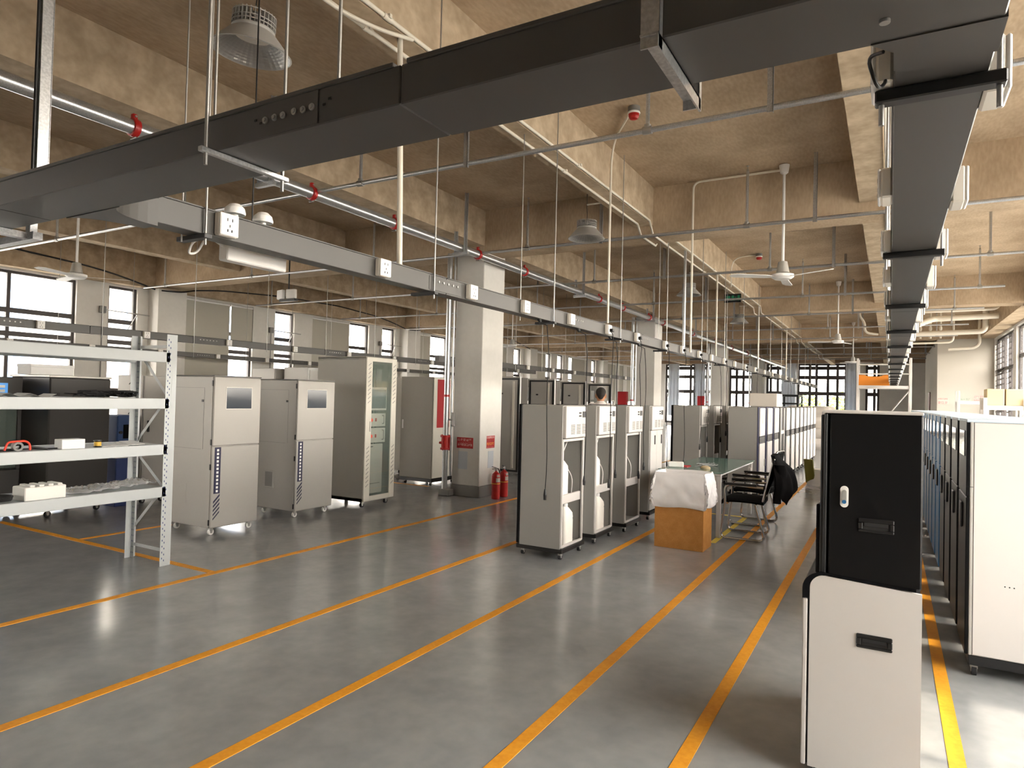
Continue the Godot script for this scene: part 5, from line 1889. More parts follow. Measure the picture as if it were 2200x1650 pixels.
func cardboard_box():
	var o := thing("waste_box", "open cardboard box lined with a white plastic bag", "box", Vector3(-1.635, 0, -6.845))
	var w := 0.51
	var d := 0.36
	var s := S()
	cb(s, -w, 0.0, -0.006, 0.0, 0.72, 0.0, 0.002)
	cb(s, -w, 0.0, -d, 0.0, 0.72, -d + 0.006, 0.002)
	cb(s, -0.006, 0.0, -d + 0.006, 0.0, 0.72, -0.006, 0.002)
	cb(s, -w, 0.0, -d + 0.006, -w + 0.006, 0.72, -0.006, 0.002)
	cb(s, -w + 0.006, 0.0, -d + 0.006, -0.006, 0.008, -0.006, 0.002)
	part(o, "carton", s, "cardboard")
	# liner: outside skirt up over the rim and down inside
	s = S()
	var rings := []
	var r := RandomNumberGenerator.new()
	r.seed = 4
	var ph := []
	for i in 96: ph.append(r.randf_range(-1.0, 1.0))
	for q in [[0.425, 0.012, 0.008], [0.445, 0.026, 0.012], [0.48, 0.033, 0.013], [0.52, 0.035, 0.014], [0.56, 0.034, 0.013], [0.60, 0.032, 0.013], [0.64, 0.028, 0.011], [0.68, 0.023, 0.009], [0.72, 0.016, 0.007], [0.755, 0.009, 0.003], [0.785, 0.003, 0.001], [0.787, -0.004, 0.001], [0.75, -0.014, 0.003], [0.70, -0.022, 0.008], [0.60, -0.03, 0.012], [0.48, -0.04, 0.014], [0.30, -0.05, 0.012]]:
		var ring := []
		var rr := rrect(w + q[1] * 2.0, d + q[1] * 2.0, 0.010 + maxf(q[1], 0.0) * 0.4, 6)
		var dense := []
		for i in rr.size():
			var a := rr[i]
			var b := rr[(i + 1) % rr.size()]
			var m := maxi(1, int((b - a).length() / 0.03))
			for j in 4 if (b - a).length() < 0.05 else 12:
				var mm := 4 if (b - a).length() < 0.05 else 12
				dense.append(a.lerp(b, float(j) / mm))
		for i in dense.size():
			var p: Vector2 = dense[i]
			var f: float = 1.0 + q[2] * (ph[(i * 7 / 5) % 96] * cos(q[0] * 31.0 + i * 0.7) + 0.7 * sin(i * 0.9 + q[0] * 23.0) + 0.6 * ph[(i * 3 + int(q[0] * 50.0) * 11) % 96]) * 3.6
			ring.append(Vector3(-w * 0.5 + p.x * f, q[0] + 0.008 * sin(i * 0.5) * (1.0 if q[0] < 0.6 else 0.6), -d * 0.5 + p.y * f))
		rings.append(ring)
	loft(s, rings, false)
	part(o, "liner", s, "liner", "creased white plastic liner")

func table():
	var o := thing("work_table", "work table with a green glass top behind the lined box", "table", Vector3(-1.98, 0, -8.62))
	var s := S()
	cb(s, -0.36, 0.70, -1.03, 0.34, 0.725, 0.98, 0.004)
	part(o, "board", s, "white_plastic")
	s = S()
	cb(s, -0.38, 0.726, -1.05, 0.36, 0.736, 1.0, 0.003)
	part(o, "glass_top", s, "green_glass", "green glass sheet")
	for p in [[-0.33, -0.98], [0.31, -0.98], [-0.33, 0.93], [0.31, 0.93]]:
		s = S()
		cb(s, p[0] - 0.025, 0.0, p[1] - 0.025, p[0] + 0.025, 0.70, p[1] + 0.025, 0.004)
		part(o, "leg", s, "machine_white")
	s = S()
	cb(s, 0.29, 0.1, -0.95, 0.33, 0.64, -0.92, 0.004)
	cb(s, -0.33, 0.62, 0.92, 0.31, 0.7, 0.95, 0.004)
	part(o, "rail", s, "machine_white")
	var t := thing("foam_block", "white foam block at the edge of the glass topped table", "block", Vector3(-2.24, 0.737, -7.95), 0.3)
	s = S()
	cb(s, -0.09, 0.0, -0.06, 0.09, 0.06, 0.06, 0.008)
	part(t, "block", s, "foam")
	s = S()
	for k in 4:
		var pts := []
		for i in 9: pts.append(Vector3(-2.05 + 0.06 * sin(i * 1.1 + k) + 0.05 * k, 0.742 + 0.012 * absf(sin(i + k)), -8.1 - 0.07 * i))
		tube(s, rounded(pts, 0.03, 3), 0.004, 6)
	single("loose_wires", s, "skirting", "loose thin wires lying on the glass topped table", "wires")
	t = thing("cream_part", "cream oval moulding on the glass topped table", "part", Vector3(-1.9, 0.737, -8.0))
	s = S()
	lathe(s, [Vector2(0.0, 0.0), Vector2(0.06, 0.0), Vector2(0.055, 0.02), Vector2(0.03, 0.032), Vector2(0.0, 0.034)], Vector3.ZERO, 18)
	part(t, "shell", s, "carton_pale")
	s = S()
	bb(s, -2.32, 0.737, -8.2, -2.12, 0.743, -8.0)
	single("red_folder", s, "red_sign", "dark red folder on the glass topped table", "folder")

func chair(at: Vector3, yaw: float, label: String):
	var o := thing("sled_chair", label, "chair", at, yaw)
	for z in [-0.255, 0.255]:
		var s := S()
		tube(s, rounded([Vector3(0.21, 0.595, z), Vector3(-0.2, 0.61, z), Vector3(-0.19, 0.42, z), Vector3(-0.245, 0.0125, z), Vector3(0.235, 0.0125, z), Vector3(0.13, 0.40, z * 0.98)], 0.075, 6), 0.0145, 10)
		part(o, "side_frame", s, "chrome")
		s = S()
		cb(s, -0.2, 0.605, z - 0.022, 0.14, 0.632, z + 0.022, 0.008)
		part(o, "armrest", s, "black")
	var s2 := S()
	cyl(s2, Vector3(0.13, 0.4, -0.25), Vector3(0.13, 0.4, 0.25), 0.011, 8)
	cyl(s2, Vector3(-0.17, 0.4, -0.25), Vector3(-0.17, 0.4, 0.25), 0.011, 8)
	part(o, "cross_bar", s2, "chrome")
	s2 = S()
	var rings := []
	for i in 9:
		var t := float(i) / 8.0
		var x := lerpf(-0.24, 0.21, t)
		var yy := 0.435 + 0.012 * sin(t * PI) - (0.025 if i == 0 else 0.0)
		rings.append([Vector3(x, yy - 0.03, -0.235), Vector3(x, yy + 0.012, -0.235), Vector3(x, yy + 0.022, 0.0), Vector3(x, yy + 0.012, 0.235), Vector3(x, yy - 0.03, 0.235), Vector3(x, yy - 0.035, 0.0)])
	loft(s2, rings)
	part(o, "seat", s2, "black_cloth")
	s2 = S()
	tube(s2, rounded([Vector3(0.2, 0.44, -0.225), Vector3(0.235, 0.60, -0.225), Vector3(0.315, 0.93, -0.2), Vector3(0.315, 0.93, 0.2), Vector3(0.235, 0.60, 0.225), Vector3(0.2, 0.44, 0.225)], 0.06, 5), 0.012, 10)
	part(o, "back_frame", s2, "chrome")
	s2 = S()
	rings = []
	for i in 8:
		var t := float(i) / 7.0
		var x := lerpf(0.205, 0.312, t)
		var y := lerpf(0.48, 0.91, t)
		var b := 0.03 * sin(t * PI)
		rings.append([Vector3(x - 0.006, y, -0.215), Vector3(x + b - 0.006, y, 0.0), Vector3(x - 0.006, y, 0.215), Vector3(x + 0.006, y, 0.215), Vector3(x + b + 0.006, y, 0.0), Vector3(x + 0.006, y, -0.215)])
	loft(s2, rings)
	part(o, "backrest", s2, "black_cloth")

func jacket():
	var o := thing("jacket", "black jacket hung over the back of the sled chair", "jacket", Vector3(-1.17, 0, -7.95), 0.05)
	var s := S()
	var rings := []
	var n := 48
	for i in 16:
		var t := float(i) / 15.0
		var ring := []
		for k in n:
			var a := TAU * k / n
			var w := lerpf(0.19, 0.27, smoothstep(0.0, 0.5, t)) + 0.012 * sin(a * 3.0 + t * 4.0)
			var d := lerpf(0.05, 0.16, smoothstep(0.0, 0.45, t)) * (1.0 - 0.35 * smoothstep(0.75, 1.0, t))
			var fold := 1.0 + 0.13 * sin(a * 9.0 + t * 2.0) * smoothstep(0.05, 0.6, t) + 0.07 * sin(a * 17.0 - t * 5.0) * t
			var hem := 0.10 * pow(maxf(0.0, sin(a * 2.0 + 0.6)), 2.0) * t
			var x := d * cos(a) * fold
			if x < -0.015: x = -0.015 + (x + 0.015) * 0.25
			ring.append(Vector3(x + 0.04 + 0.07 * sin(t * 2.2), 0.955 - t * 0.44 - hem, w * sin(a) * (1.0 + 0.03 * sin(a * 7.0))))
		rings.append(ring)
	loft(s, rings)
	part(o, "body", s, "black_cloth")
	s = S()
	rings = []
	for i in 10:
		var t := float(i) / 9.0
		var ring := []
		for k in 14:
			var a := TAU * k / 14.0
			var rr := 0.055 * (1.0 - 0.25 * t) * (1.0 + 0.12 * sin(a * 3.0 + t * 6.0))
			ring.append(Vector3(0.12 + rr * cos(a) + 0.02 * sin(t * 5.0), 0.86 - t * 0.42, 0.2 + rr * sin(a) + 0.02 * t))
		rings.append(ring)
	loft(s, rings)
	part(o, "sleeve", s, "black_cloth")

func extinguisher(at: Vector3, label: String, k: int):
	var o := thing("fire_extinguisher", label, "extinguisher", at, 0.3 * k)
	var s := S()
	lathe(s, [Vector2(0.0, 0.0), Vector2(0.058, 0.0), Vector2(0.064, 0.008), Vector2(0.064, 0.34), Vector2(0.055, 0.375), Vector2(0.03, 0.4), Vector2(0.018, 0.405), Vector2(0.018, 0.42), Vector2(0.0, 0.42)], Vector3.ZERO, 24)
	part(o, "cylinder", s, "red")
	s = S()
	lathe(s, [Vector2(0.0645, 0.225), Vector2(0.066, 0.225), Vector2(0.066, 0.237), Vector2(0.0645, 0.237)], Vector3.ZERO, 24)
	part(o, "strap", s, "brass_band")
	s = S()
	for j in 8:
		var a := -0.2 + j * 0.16
		box(s, Vector3(cos(a) * 0.0647, 0.285, sin(a) * 0.0647), Vector3(0.001, 0.06, 0.012), Basis(Vector3.UP, -a))
	for j in 5:
		var a := 0.1 + j * 0.16
		box(s, Vector3(cos(a) * 0.0647, 0.345, sin(a) * 0.0647 ), Vector3(0.001, 0.03, 0.012), Basis(Vector3.UP, -a))
	part(o, "print", s, "cabinet_grey")
	s = S()
	cyl(s, Vector3(0, 0.42, 0), Vector3(0, 0.445, 0), 0.02, 12)
	cb(s, -0.012, 0.445, -0.02, 0.012, 0.462, 0.1, 0.004)
	part(o, "valve", s, "steel_rod")
	s = S()
	box(s, Vector3(0, 0.475, 0.055), Vector3(0.02, 0.006, 0.12), Basis(Vector3.RIGHT, -0.25))
	part(o, "lever", s, "black")
	s = S()
	tube(s, rounded([Vector3(0, 0.44, -0.015), Vector3(0, 0.45, -0.06), Vector3(0.01, 0.40, -0.085), Vector3(0.02, 0.2, -0.078), Vector3(0.025, 0.13, -0.074)], 0.05, 5), 0.009, 8)
	part(o, "hose", s, "black")

func glyphs(w: int, h: int, bg: Color, rows: Array, sd: int) -> ImageTexture:
	# printed notice: rows of [y from, y to, characters, colour]; characters come out as small brush marks
	var im := Image.create(w, h, false, Image.FORMAT_RGB8)
	im.fill(bg)
	var r := RandomNumberGenerator.new()
	r.seed = sd
	for row in rows:
		var y0 := int(row[0] * h)
		var y1 := int(row[1] * h)
		var n: int = row[2]
		var cw := float(w) * 0.9 / n
		var sz := mini(int(cw * 0.82), y1 - y0)
		for i in n:
			var x0 := int(w * 0.05 + i * cw)
			var st := maxi(1, sz / 9)
			for j in 3:
				if r.randf() < 0.8: im.fill_rect(Rect2i(x0, y0 + j * (sz - st) / 2, sz, st), row[3])
			for j in 3:
				if r.randf() < 0.75: im.fill_rect(Rect2i(x0 + j * (sz - st) / 2, y0 + (0 if r.randf() < 0.6 else sz / 3), st, sz - (sz / 3 if r.randf() < 0.4 else 0)), row[3])
	im.generate_mipmaps()
	return ImageTexture.create_from_image(im)
func notice(called: String, at: Vector3, w: float, h: float, yaw: float, tex: Texture2D, label: String, category := "sign", back := "paper"):
	var o := thing(called, label, category, at, yaw)
	var s := S()
	bb(s, -w * 0.5, -h * 0.5, 0.0, w * 0.5, h * 0.5, 0.003)
	part(o, "plate", s, back)
	if tex:
		var q := QuadMesh.new()
		q.size = Vector2(w, h)
		var m := StandardMaterial3D.new()
		m.albedo_texture = tex
		m.roughness = 0.6
		var n := mesh_node(o, "print", q, m)
		n.position = Vector3(0, 0, 0.0036)

func signs():
	var red := c8(168, 22, 26)
	var white := c8(238, 228, 222)
	notice("column_sign", Vector3(-5.625, 0.815, -8.43), 0.30, 0.165, 0.0, glyphs(300, 165, red, [[0.12, 0.32, 5, white], [0.45, 0.5, 8, white], [0.58, 0.86, 7, white]], 3), "red notice with white lettering on the column by the riser pipe")
	notice("column_sign", Vector3(-5.36, 0.83, -8.735), 0.24, 0.19, PI * 0.5, glyphs(240, 190, red, [[0.05, 0.22, 6, white], [0.27, 0.5, 5, c8(60, 20, 20)], [0.55, 0.8, 5, c8(244, 190, 50)], [0.88, 0.96, 9, white]], 8), "red and yellow notice above the fire extinguishers")
	var pale := c8(196, 194, 200)
	notice("column_paper", Vector3(-5.66, 0.55, -8.43), 0.17, 0.27, 0.0, null, "faded lilac paper under the red column notice", "paper", "curtain_grey")
	notice("column_paper", Vector3(-5.36, 0.56, -8.75), 0.16, 0.26, PI * 0.5, null, "faded lilac paper above the fire extinguishers", "paper", "curtain_grey")
	for k in [1, 2]:
		var z: float = -8.43 - 8.4 * k
		var o := thing("hose_box", ["red fire hose box beside the second column", "red fire hose box beside the third column"][k - 1], "fire box", Vector3(-6.2, 1.55, z + 0.05))
		var s := S()
		cb(s, -0.12, -0.2, -0.1, 0.12, 0.2, 0.05, 0.006)
		part(o, "box", s, "red_sign")
		s = S()
		cyl(s, Vector3(0.12, -0.08, 0), Vector3(0.28, -0.08, -0.02), 0.012, 8)
		part(o, "bracket", s, "steel_rod")
	# notices on the plaster wall
	var pw := c8(196, 190, 178)
	notice("wall_notice", on_z(2026, 862, -25.195), 0.30, 0.19, 0.0, glyphs(300, 190, pw, [[0.0, 0.3, 6, c8(196, 40, 60)], [0.55, 0.9, 3, c8(206, 60, 80)]], 12), "pale notice with two lines of red characters on plaster wall")
	notice("wall_notice", on_z(2075, 862, -25.195), 0.28, 0.17, 0.0, glyphs(280, 170, pw, [[0.0, 0.35, 4, c8(30, 120, 96)], [0.5, 0.9, 4, c8(30, 120, 96)]], 14), "pale notice with green characters on the plaster wall")
	notice("wall_notice", on_z(2104, 856, -25.195), 0.30, 0.16, 0.0, glyphs(300, 160, pw, [[0.0, 0.4, 4, c8(206, 110, 120)], [0.5, 0.95, 3, c8(206, 120, 130)]], 15), "pale notice with faint pink characters on the plaster wall")

# ---------------------------------------------------------------- person
func field(p: Vector3, bones: Array, k: float) -> float:
	var d := 1e3
	for b in bones:
		var a: Vector3 = b[0]
		var ab: Vector3 = b[1] - a
		var t := clampf((p - a).dot(ab) / maxf(ab.length_squared(), 1e-9), 0.0, 1.0)
		var e := p.distance_to(a + ab * t) - lerpf(b[2], b[3], t)
		var h := maxf(k - absf(d - e), 0.0) / k
		d = minf(d, e) - h * h * k * 0.25
	return d
func nets(s: SurfaceTool, bones: Array, lo: Vector3, hi: Vector3, cell: float, k: float):
	var n := Vector3i(((hi - lo) / cell).ceil())
	var nx := n.x + 1
	var ny := n.y + 1
	var nz := n.z + 1
	var val := PackedFloat32Array()
	val.resize(nx * ny * nz)
	for x in nx:
		for y in ny:
			for z in nz:
				val[(x * ny + y) * nz + z] = field(lo + Vector3(x, y, z) * cell, bones, k)
	var pos := {}
	for x in n.x:
		for y in n.y:
			for z in n.z:
				var sum := Vector3.ZERO
				var c := 0
				for e in [[0, 0, 0, 1, 0, 0], [0, 1, 0, 1, 1, 0], [0, 0, 1, 1, 0, 1], [0, 1, 1, 1, 1, 1], [0, 0, 0, 0, 1, 0], [1, 0, 0, 1, 1, 0], [0, 0, 1, 0, 1, 1], [1, 0, 1, 1, 1, 1], [0, 0, 0, 0, 0, 1], [1, 0, 0, 1, 0, 1], [0, 1, 0, 0, 1, 1], [1, 1, 0, 1, 1, 1]]:
					var a := val[((x + e[0]) * ny + y + e[1]) * nz + z + e[2]]
					var b := val[((x + e[3]) * ny + y + e[4]) * nz + z + e[5]]
					if (a < 0.0) != (b < 0.0):
						var t := a / (a - b)
						sum += Vector3(x + e[0], y + e[1], z + e[2]).lerp(Vector3(x + e[3], y + e[4], z + e[5]), t)
						c += 1
				if c > 0: pos[(x * ny + y) * nz + z] = lo + sum / c * cell
	var nrm := {}
	for key in pos:
		var p: Vector3 = pos[key]
		var h := cell * 0.5
		nrm[key] = Vector3(field(p + Vector3(h, 0, 0), bones, k) - field(p - Vector3(h, 0, 0), bones, k), field(p + Vector3(0, h, 0), bones, k) - field(p - Vector3(0, h, 0), bones, k), field(p + Vector3(0, 0, h), bones, k) - field(p - Vector3(0, 0, h), bones, k)).normalized()
	var step := [ny * nz, nz, 1]
	for x in range(1, n.x):
		for y in range(1, n.y):
			for z in range(1, n.z):
				var i := (x * ny + y) * nz + z
				for ax in 3:
					if (val[i] < 0.0) != (val[i + step[ax]] < 0.0):
						var u: int = step[(ax + 1) % 3]
						var w: int = step[(ax + 2) % 3]
						var a := i; var b := i - u; var c := i - u - w; var d := i - w
						if pos.has(a) and pos.has(b) and pos.has(c) and pos.has(d):
							q4n(s, pos[a], pos[b], pos[c], pos[d], nrm[a], nrm[b], nrm[c], nrm[d])
func person():
	var o := thing("person", "person in a pale shirt standing beyond the dispensers, seen from behind", "person", Vector3(-4.45, 0, -10.95), 0.35)
	# built facing -z; x to the sides
	var body := []
	for sx in [-1.0, 1.0]:
		body.append([Vector3(0.09 * sx, 0.92, 0), Vector3(0.095 * sx, 0.50, -0.01), 0.085, 0.055])
		body.append([Vector3(0.095 * sx, 0.50, -0.01), Vector3(0.1 * sx, 0.09, 0.02), 0.055, 0.036])
		body.append([Vector3(0.1 * sx, 0.05, 0.03), Vector3(0.115 * sx, 0.035, -0.15), 0.04, 0.032])
		body.append([Vector3(0.17 * sx, 1.39, 0), Vector3(0.235 * sx, 1.12, 0.02), 0.05, 0.04])
		body.append([Vector3(0.235 * sx, 1.12, 0.02), Vector3(0.21 * sx, 0.90, -0.12), 0.04, 0.028])
		body.append([Vector3(0.21 * sx, 0.90, -0.12), Vector3(0.205 * sx, 0.82, -0.15), 0.03, 0.026])
		for f in 4:
			body.append([Vector3(0.205 * sx + (f - 1.5) * 0.018, 0.82, -0.155), Vector3(0.2 * sx + (f - 1.5) * 0.017, 0.75 - 0.008 * (f % 3), -0.18), 0.010, 0.008])
		body.append([Vector3(0.19 * sx, 0.85, -0.16), Vector3(0.175 * sx, 0.80, -0.195), 0.011, 0.009])
	body.append([Vector3(0, 0.95, 0), Vector3(0, 1.16, 0), 0.125, 0.115])
	body.append([Vector3(0, 1.16, 0), Vector3(0, 1.34, 0), 0.12, 0.12])
	body.append([Vector3(-0.12, 1.37, 0), Vector3(0.12, 1.37, 0), 0.07, 0.07])
	body.append([Vector3(0, 1.38, 0.01), Vector3(0, 1.54, 0.0), 0.058, 0.055])
	var s := S()
	nets(s, body, Vector3(-0.36, -0.02, -0.27), Vector3(0.36, 1.56, 0.2), 0.02, 0.05)
	var head := [[Vector3(0, 1.56, -0.02), Vector3(0, 1.63, 0.0), 0.073, 0.088], [Vector3(0, 1.52, -0.055), Vector3(0, 1.56, -0.05), 0.04, 0.05], [Vector3(0, 1.38, 0.01), Vector3(0, 1.54, 0.0), 0.058, 0.054], [Vector3(0, 1.575, -0.10), Vector3(0, 1.555, -0.118), 0.012, 0.016]]
	for sx in [-1.0, 1.0]: head.append([Vector3(0.083 * sx, 1.60, 0.0), Vector3(0.088 * sx, 1.565, -0.005), 0.016, 0.012])
	nets(s, head, Vector3(-0.13, 1.40, -0.16), Vector3(0.13, 1.75, 0.13), 0.009, 0.03)
	part(o, "body", s, "skin")
	s = S()
	nets(s, [[Vector3(0, 1.655, 0.008), Vector3(0, 1.645, 0.0), 0.09, 0.088], [Vector3(0, 1.60, 0.045), Vector3(0, 1.57, 0.045), 0.06, 0.045]], Vector3(-0.13, 1.5, -0.13), Vector3(0.13, 1.78, 0.15), 0.012, 0.04)
	part(o, "hair", s, "hair")
	s = S()
	var sh := [[Vector3(0, 0.97, 0), Vector3(0, 1.16, 0), 0.145, 0.132], [Vector3(0, 1.16, 0), Vector3(0, 1.34, 0), 0.135, 0.132], [Vector3(-0.13, 1.38, 0), Vector3(0.13, 1.38, 0), 0.078, 0.078], [Vector3(0, 1.40, 0.01), Vector3(0, 1.46, 0.006), 0.075, 0.068]]
	for sx in [-1.0, 1.0]: sh.append([Vector3(0.17 * sx, 1.39, 0), Vector3(0.225 * sx, 1.17, 0.015), 0.068, 0.058])
	nets(s, sh, Vector3(-0.36, 0.78, -0.2), Vector3(0.36, 1.56, 0.2), 0.022, 0.05)
	part(o, "shirt", s, "shirt")
	s = S()
	var tr := []
	for sx in [-1.0, 1.0]:
		tr.append([Vector3(0.085 * sx, 0.92, 0), Vector3(0.095 * sx, 0.50, -0.01), 0.105, 0.075])
		tr.append([Vector3(0.095 * sx, 0.50, -0.01), Vector3(0.1 * sx, 0.12, 0.02), 0.075, 0.06])
	nets(s, tr, Vector3(-0.26, 0.03, -0.15), Vector3(0.26, 1.06, 0.15), 0.025, 0.04)
	part(o, "trousers", s, "trousers")

# ---------------------------------------------------------------- machines beside the camera
func recessed_handle(parent: Node, c: Vector3, w := 0.125, h := 0.055):
	# black pull set into a panel that faces +z
	var s := S()
	for q in [[-w * 0.5, -h * 0.5, w * 0.5, -h * 0.5 + 0.011], [-w * 0.5, h * 0.5 - 0.017, w * 0.5, h * 0.5], [-w * 0.5, -h * 0.5 + 0.011, -w * 0.5 + 0.016, h * 0.5 - 0.017], [w * 0.5 - 0.016, -h * 0.5 + 0.011, w * 0.5, h * 0.5 - 0.017]]:
		cb(s, c.x + q[0], c.y + q[1], c.z - 0.002, c.x + q[2], c.y + q[3], c.z + 0.006, 0.003)
	var o := part(parent, "recessed_handle", s, "black")
	s = S()
	bb(s, c.x - w * 0.5 + 0.016, c.y - h * 0.5 + 0.011, c.z + 0.0004, c.x + w * 0.5 - 0.016, c.y + h * 0.5 - 0.017, c.z + 0.0016)
	part(o, "pocket", s, "hole")
	s = S()
	cb(s, c.x - w * 0.34, c.y - 0.004, c.z + 0.0016, c.x + w * 0.34, c.y + h * 0.5 - 0.016, c.z + 0.004, 0.001)
	part(o, "grip", s, "rubber")

func near_machine():
	var o := thing("vending_machine", "machine with glossy black upper half and white lower half", "machine", Vector3(-0.09, 0, -3.0))
	var x0 := -0.217
	var x1 := 0.205
	var d := 0.50
	# lower housing: white side sheet with a round upper corner, black edge band
	var poly := PackedVector2Array([Vector2(x1, 0.05), Vector2(x1, 0.81)])
	for i in 9:
		var a := PI * 0.5 * (1.0 + float(i) / 8.0)
		poly.append(Vector2(x0 + 0.028 + 0.055 + cos(a) * 0.055, 0.832 - 0.055 + sin(a) * 0.055 - 0.0))
	poly.append(Vector2(x0 + 0.028, 0.05))
	var s := S()
	prism(s, poly, Vector3(0, 0, -0.018), Vector3.RIGHT, Vector3.UP, Vector3(0, 0, 0.018))
	var sd := part(o, "side_sheet", s, "machine_white")
	s = S()
	prism(s, poly, Vector3(0, 0, -d), Vector3.RIGHT, Vector3.UP, Vector3(0, 0, 0.018))
	part(o, "side_sheet", s, "machine_white")
	# black band that follows the corner
	var band := PackedVector2Array()
	for i in 9:
		var a := PI * 0.5 * (1.0 + float(i) / 8.0)
		band.append(Vector2(x0 + 0.083 + cos(a) * 0.058, 0.777 + sin(a) * 0.058))
	band.append(Vector2(x0 + 0.025, 0.735))
	band.append(Vector2(x0, 0.73))
	for i in 9:
		var a := PI * 0.5 * (2.0 - float(i) / 8.0)
		band.append(Vector2(x0 + 0.083 + cos(a) * 0.083, 0.773 + sin(a) * 0.073))
	band.append(Vector2(x1 - 0.02, 0.827))
	band.append(Vector2(x1 - 0.02, 0.817))
	s = S()
	prism(s, band, Vector3(0, 0, -d - 0.002), Vector3.RIGHT, Vector3.UP, Vector3(0, 0, d + 0.004))
	part(o, "edge_band", s, "black_gloss")
	s = S()
	cb(s, x0 + 0.002, 0.05, -d, x0 + 0.02, 0.73, 0.0, 0.004)
	part(o, "front_sheet", s, "machine_white")
	s = S()
	bb(s, x0 + 0.018, 0.053, -d + 0.018, x1 - 0.004, 0.805, -0.019)
	part(o, "core", s, "black")
	recessed_handle(sd, Vector3(on_z(1878, 1381, -3.0).x + 0.09, on_z(1878, 1381, -3.0).y, 0.0))
	# upper housing
	var bx := -0.145
	s = S()
	cb(s, bx + 0.022, 0.823, -d + 0.01, x1 - 0.002, 1.497, -0.004, 0.006)
	var up := part(o, "upper_housing", s, "machine_black")
	s = S()
	cb(s, bx, 0.827, -d + 0.01, bx + 0.014, 1.497, -0.006, 0.005)
	cb(s, bx - 0.012, 0.827, -d + 0.02, bx + 0.004, 1.49, -0.014, 0.004)
	part(o, "front_trim", s, "black")
	s = S()
	cb(s, bx - 0.026, 0.83, -d + 0.03, bx - 0.011, 1.12, -0.02, 0.005)
	part(o, "tap_cover", s, "black_gloss")
	s = S()
	cb(s, bx - 0.002, 1.497, -d + 0.008, x1, 1.508, 0.0, 0.003)
	part(o, "top_sheet", s, "machine_white")
	var hp := on_z(1882, 1131, -3.0)
	recessed_handle(up, Vector3(hp.x + 0.09, hp.y, -0.004))
	var lp := on_z(1814, 1067, -3.0)
	s = S()
	var cap := rrect(0.03, 0.086, 0.0149, 6)
	prism(s, cap, Vector3(lp.x + 0.09, lp.y, -0.004), Vector3.RIGHT, Vector3.UP, Vector3(0, 0, 0.008))
	var lk := part(up, "lock", s, "white_plastic")
	s = S()
	prism(s, rrect(0.017, 0.05, 0.0084, 5), Vector3(lp.x + 0.09, lp.y + 0.003, 0.004), Vector3.RIGHT, Vector3.UP, Vector3(0, 0, 0.004))
	part(lk, "latch", s, "silver_trim")
	s = S()
	cyl(s, Vector3(lp.x + 0.09, lp.y - 0.02, 0.006), Vector3(lp.x + 0.09, lp.y - 0.02, 0.010), 0.008, 14)
	part(lk, "key_cylinder", s, "blue_film")
	for p in [Vector3(x0 + 0.06, 0, -0.06), Vector3(x1 - 0.05, 0, -0.06), Vector3(x0 + 0.06, 0, -d + 0.06), Vector3(x1 - 0.05, 0, -d + 0.06)]:
		caster(o, p, 0.022)
	# a second one stands behind it
	var q := thing("vending_machine", "grey machine hidden behind the black and white one", "machine", Vector3(-0.09, 0, -3.53))
	s = S()
	cb(s, -0.15, 0.05, -0.33, 0.2, 1.50, 0.0, 0.006)
	part(q, "body", s, "machine_shell")
	s = S()
	cb(s, -0.2, 1.13, -0.30, -0.15, 1.502, -0.03, 0.008)
	part(q, "display_hood", s, "machine_white")
	s = S()
	cb(s, -0.19, 0.08, -0.31, -0.15, 0.7, -0.02, 0.008)
	part(q, "lower_front", s, "machine_white")
	for p in [Vector3(-0.1, 0, -0.06), Vector3(0.16, 0, -0.06), Vector3(-0.1, 0, -0.27), Vector3(0.16, 0, -0.27)]:
		caster(q, p, 0.03)

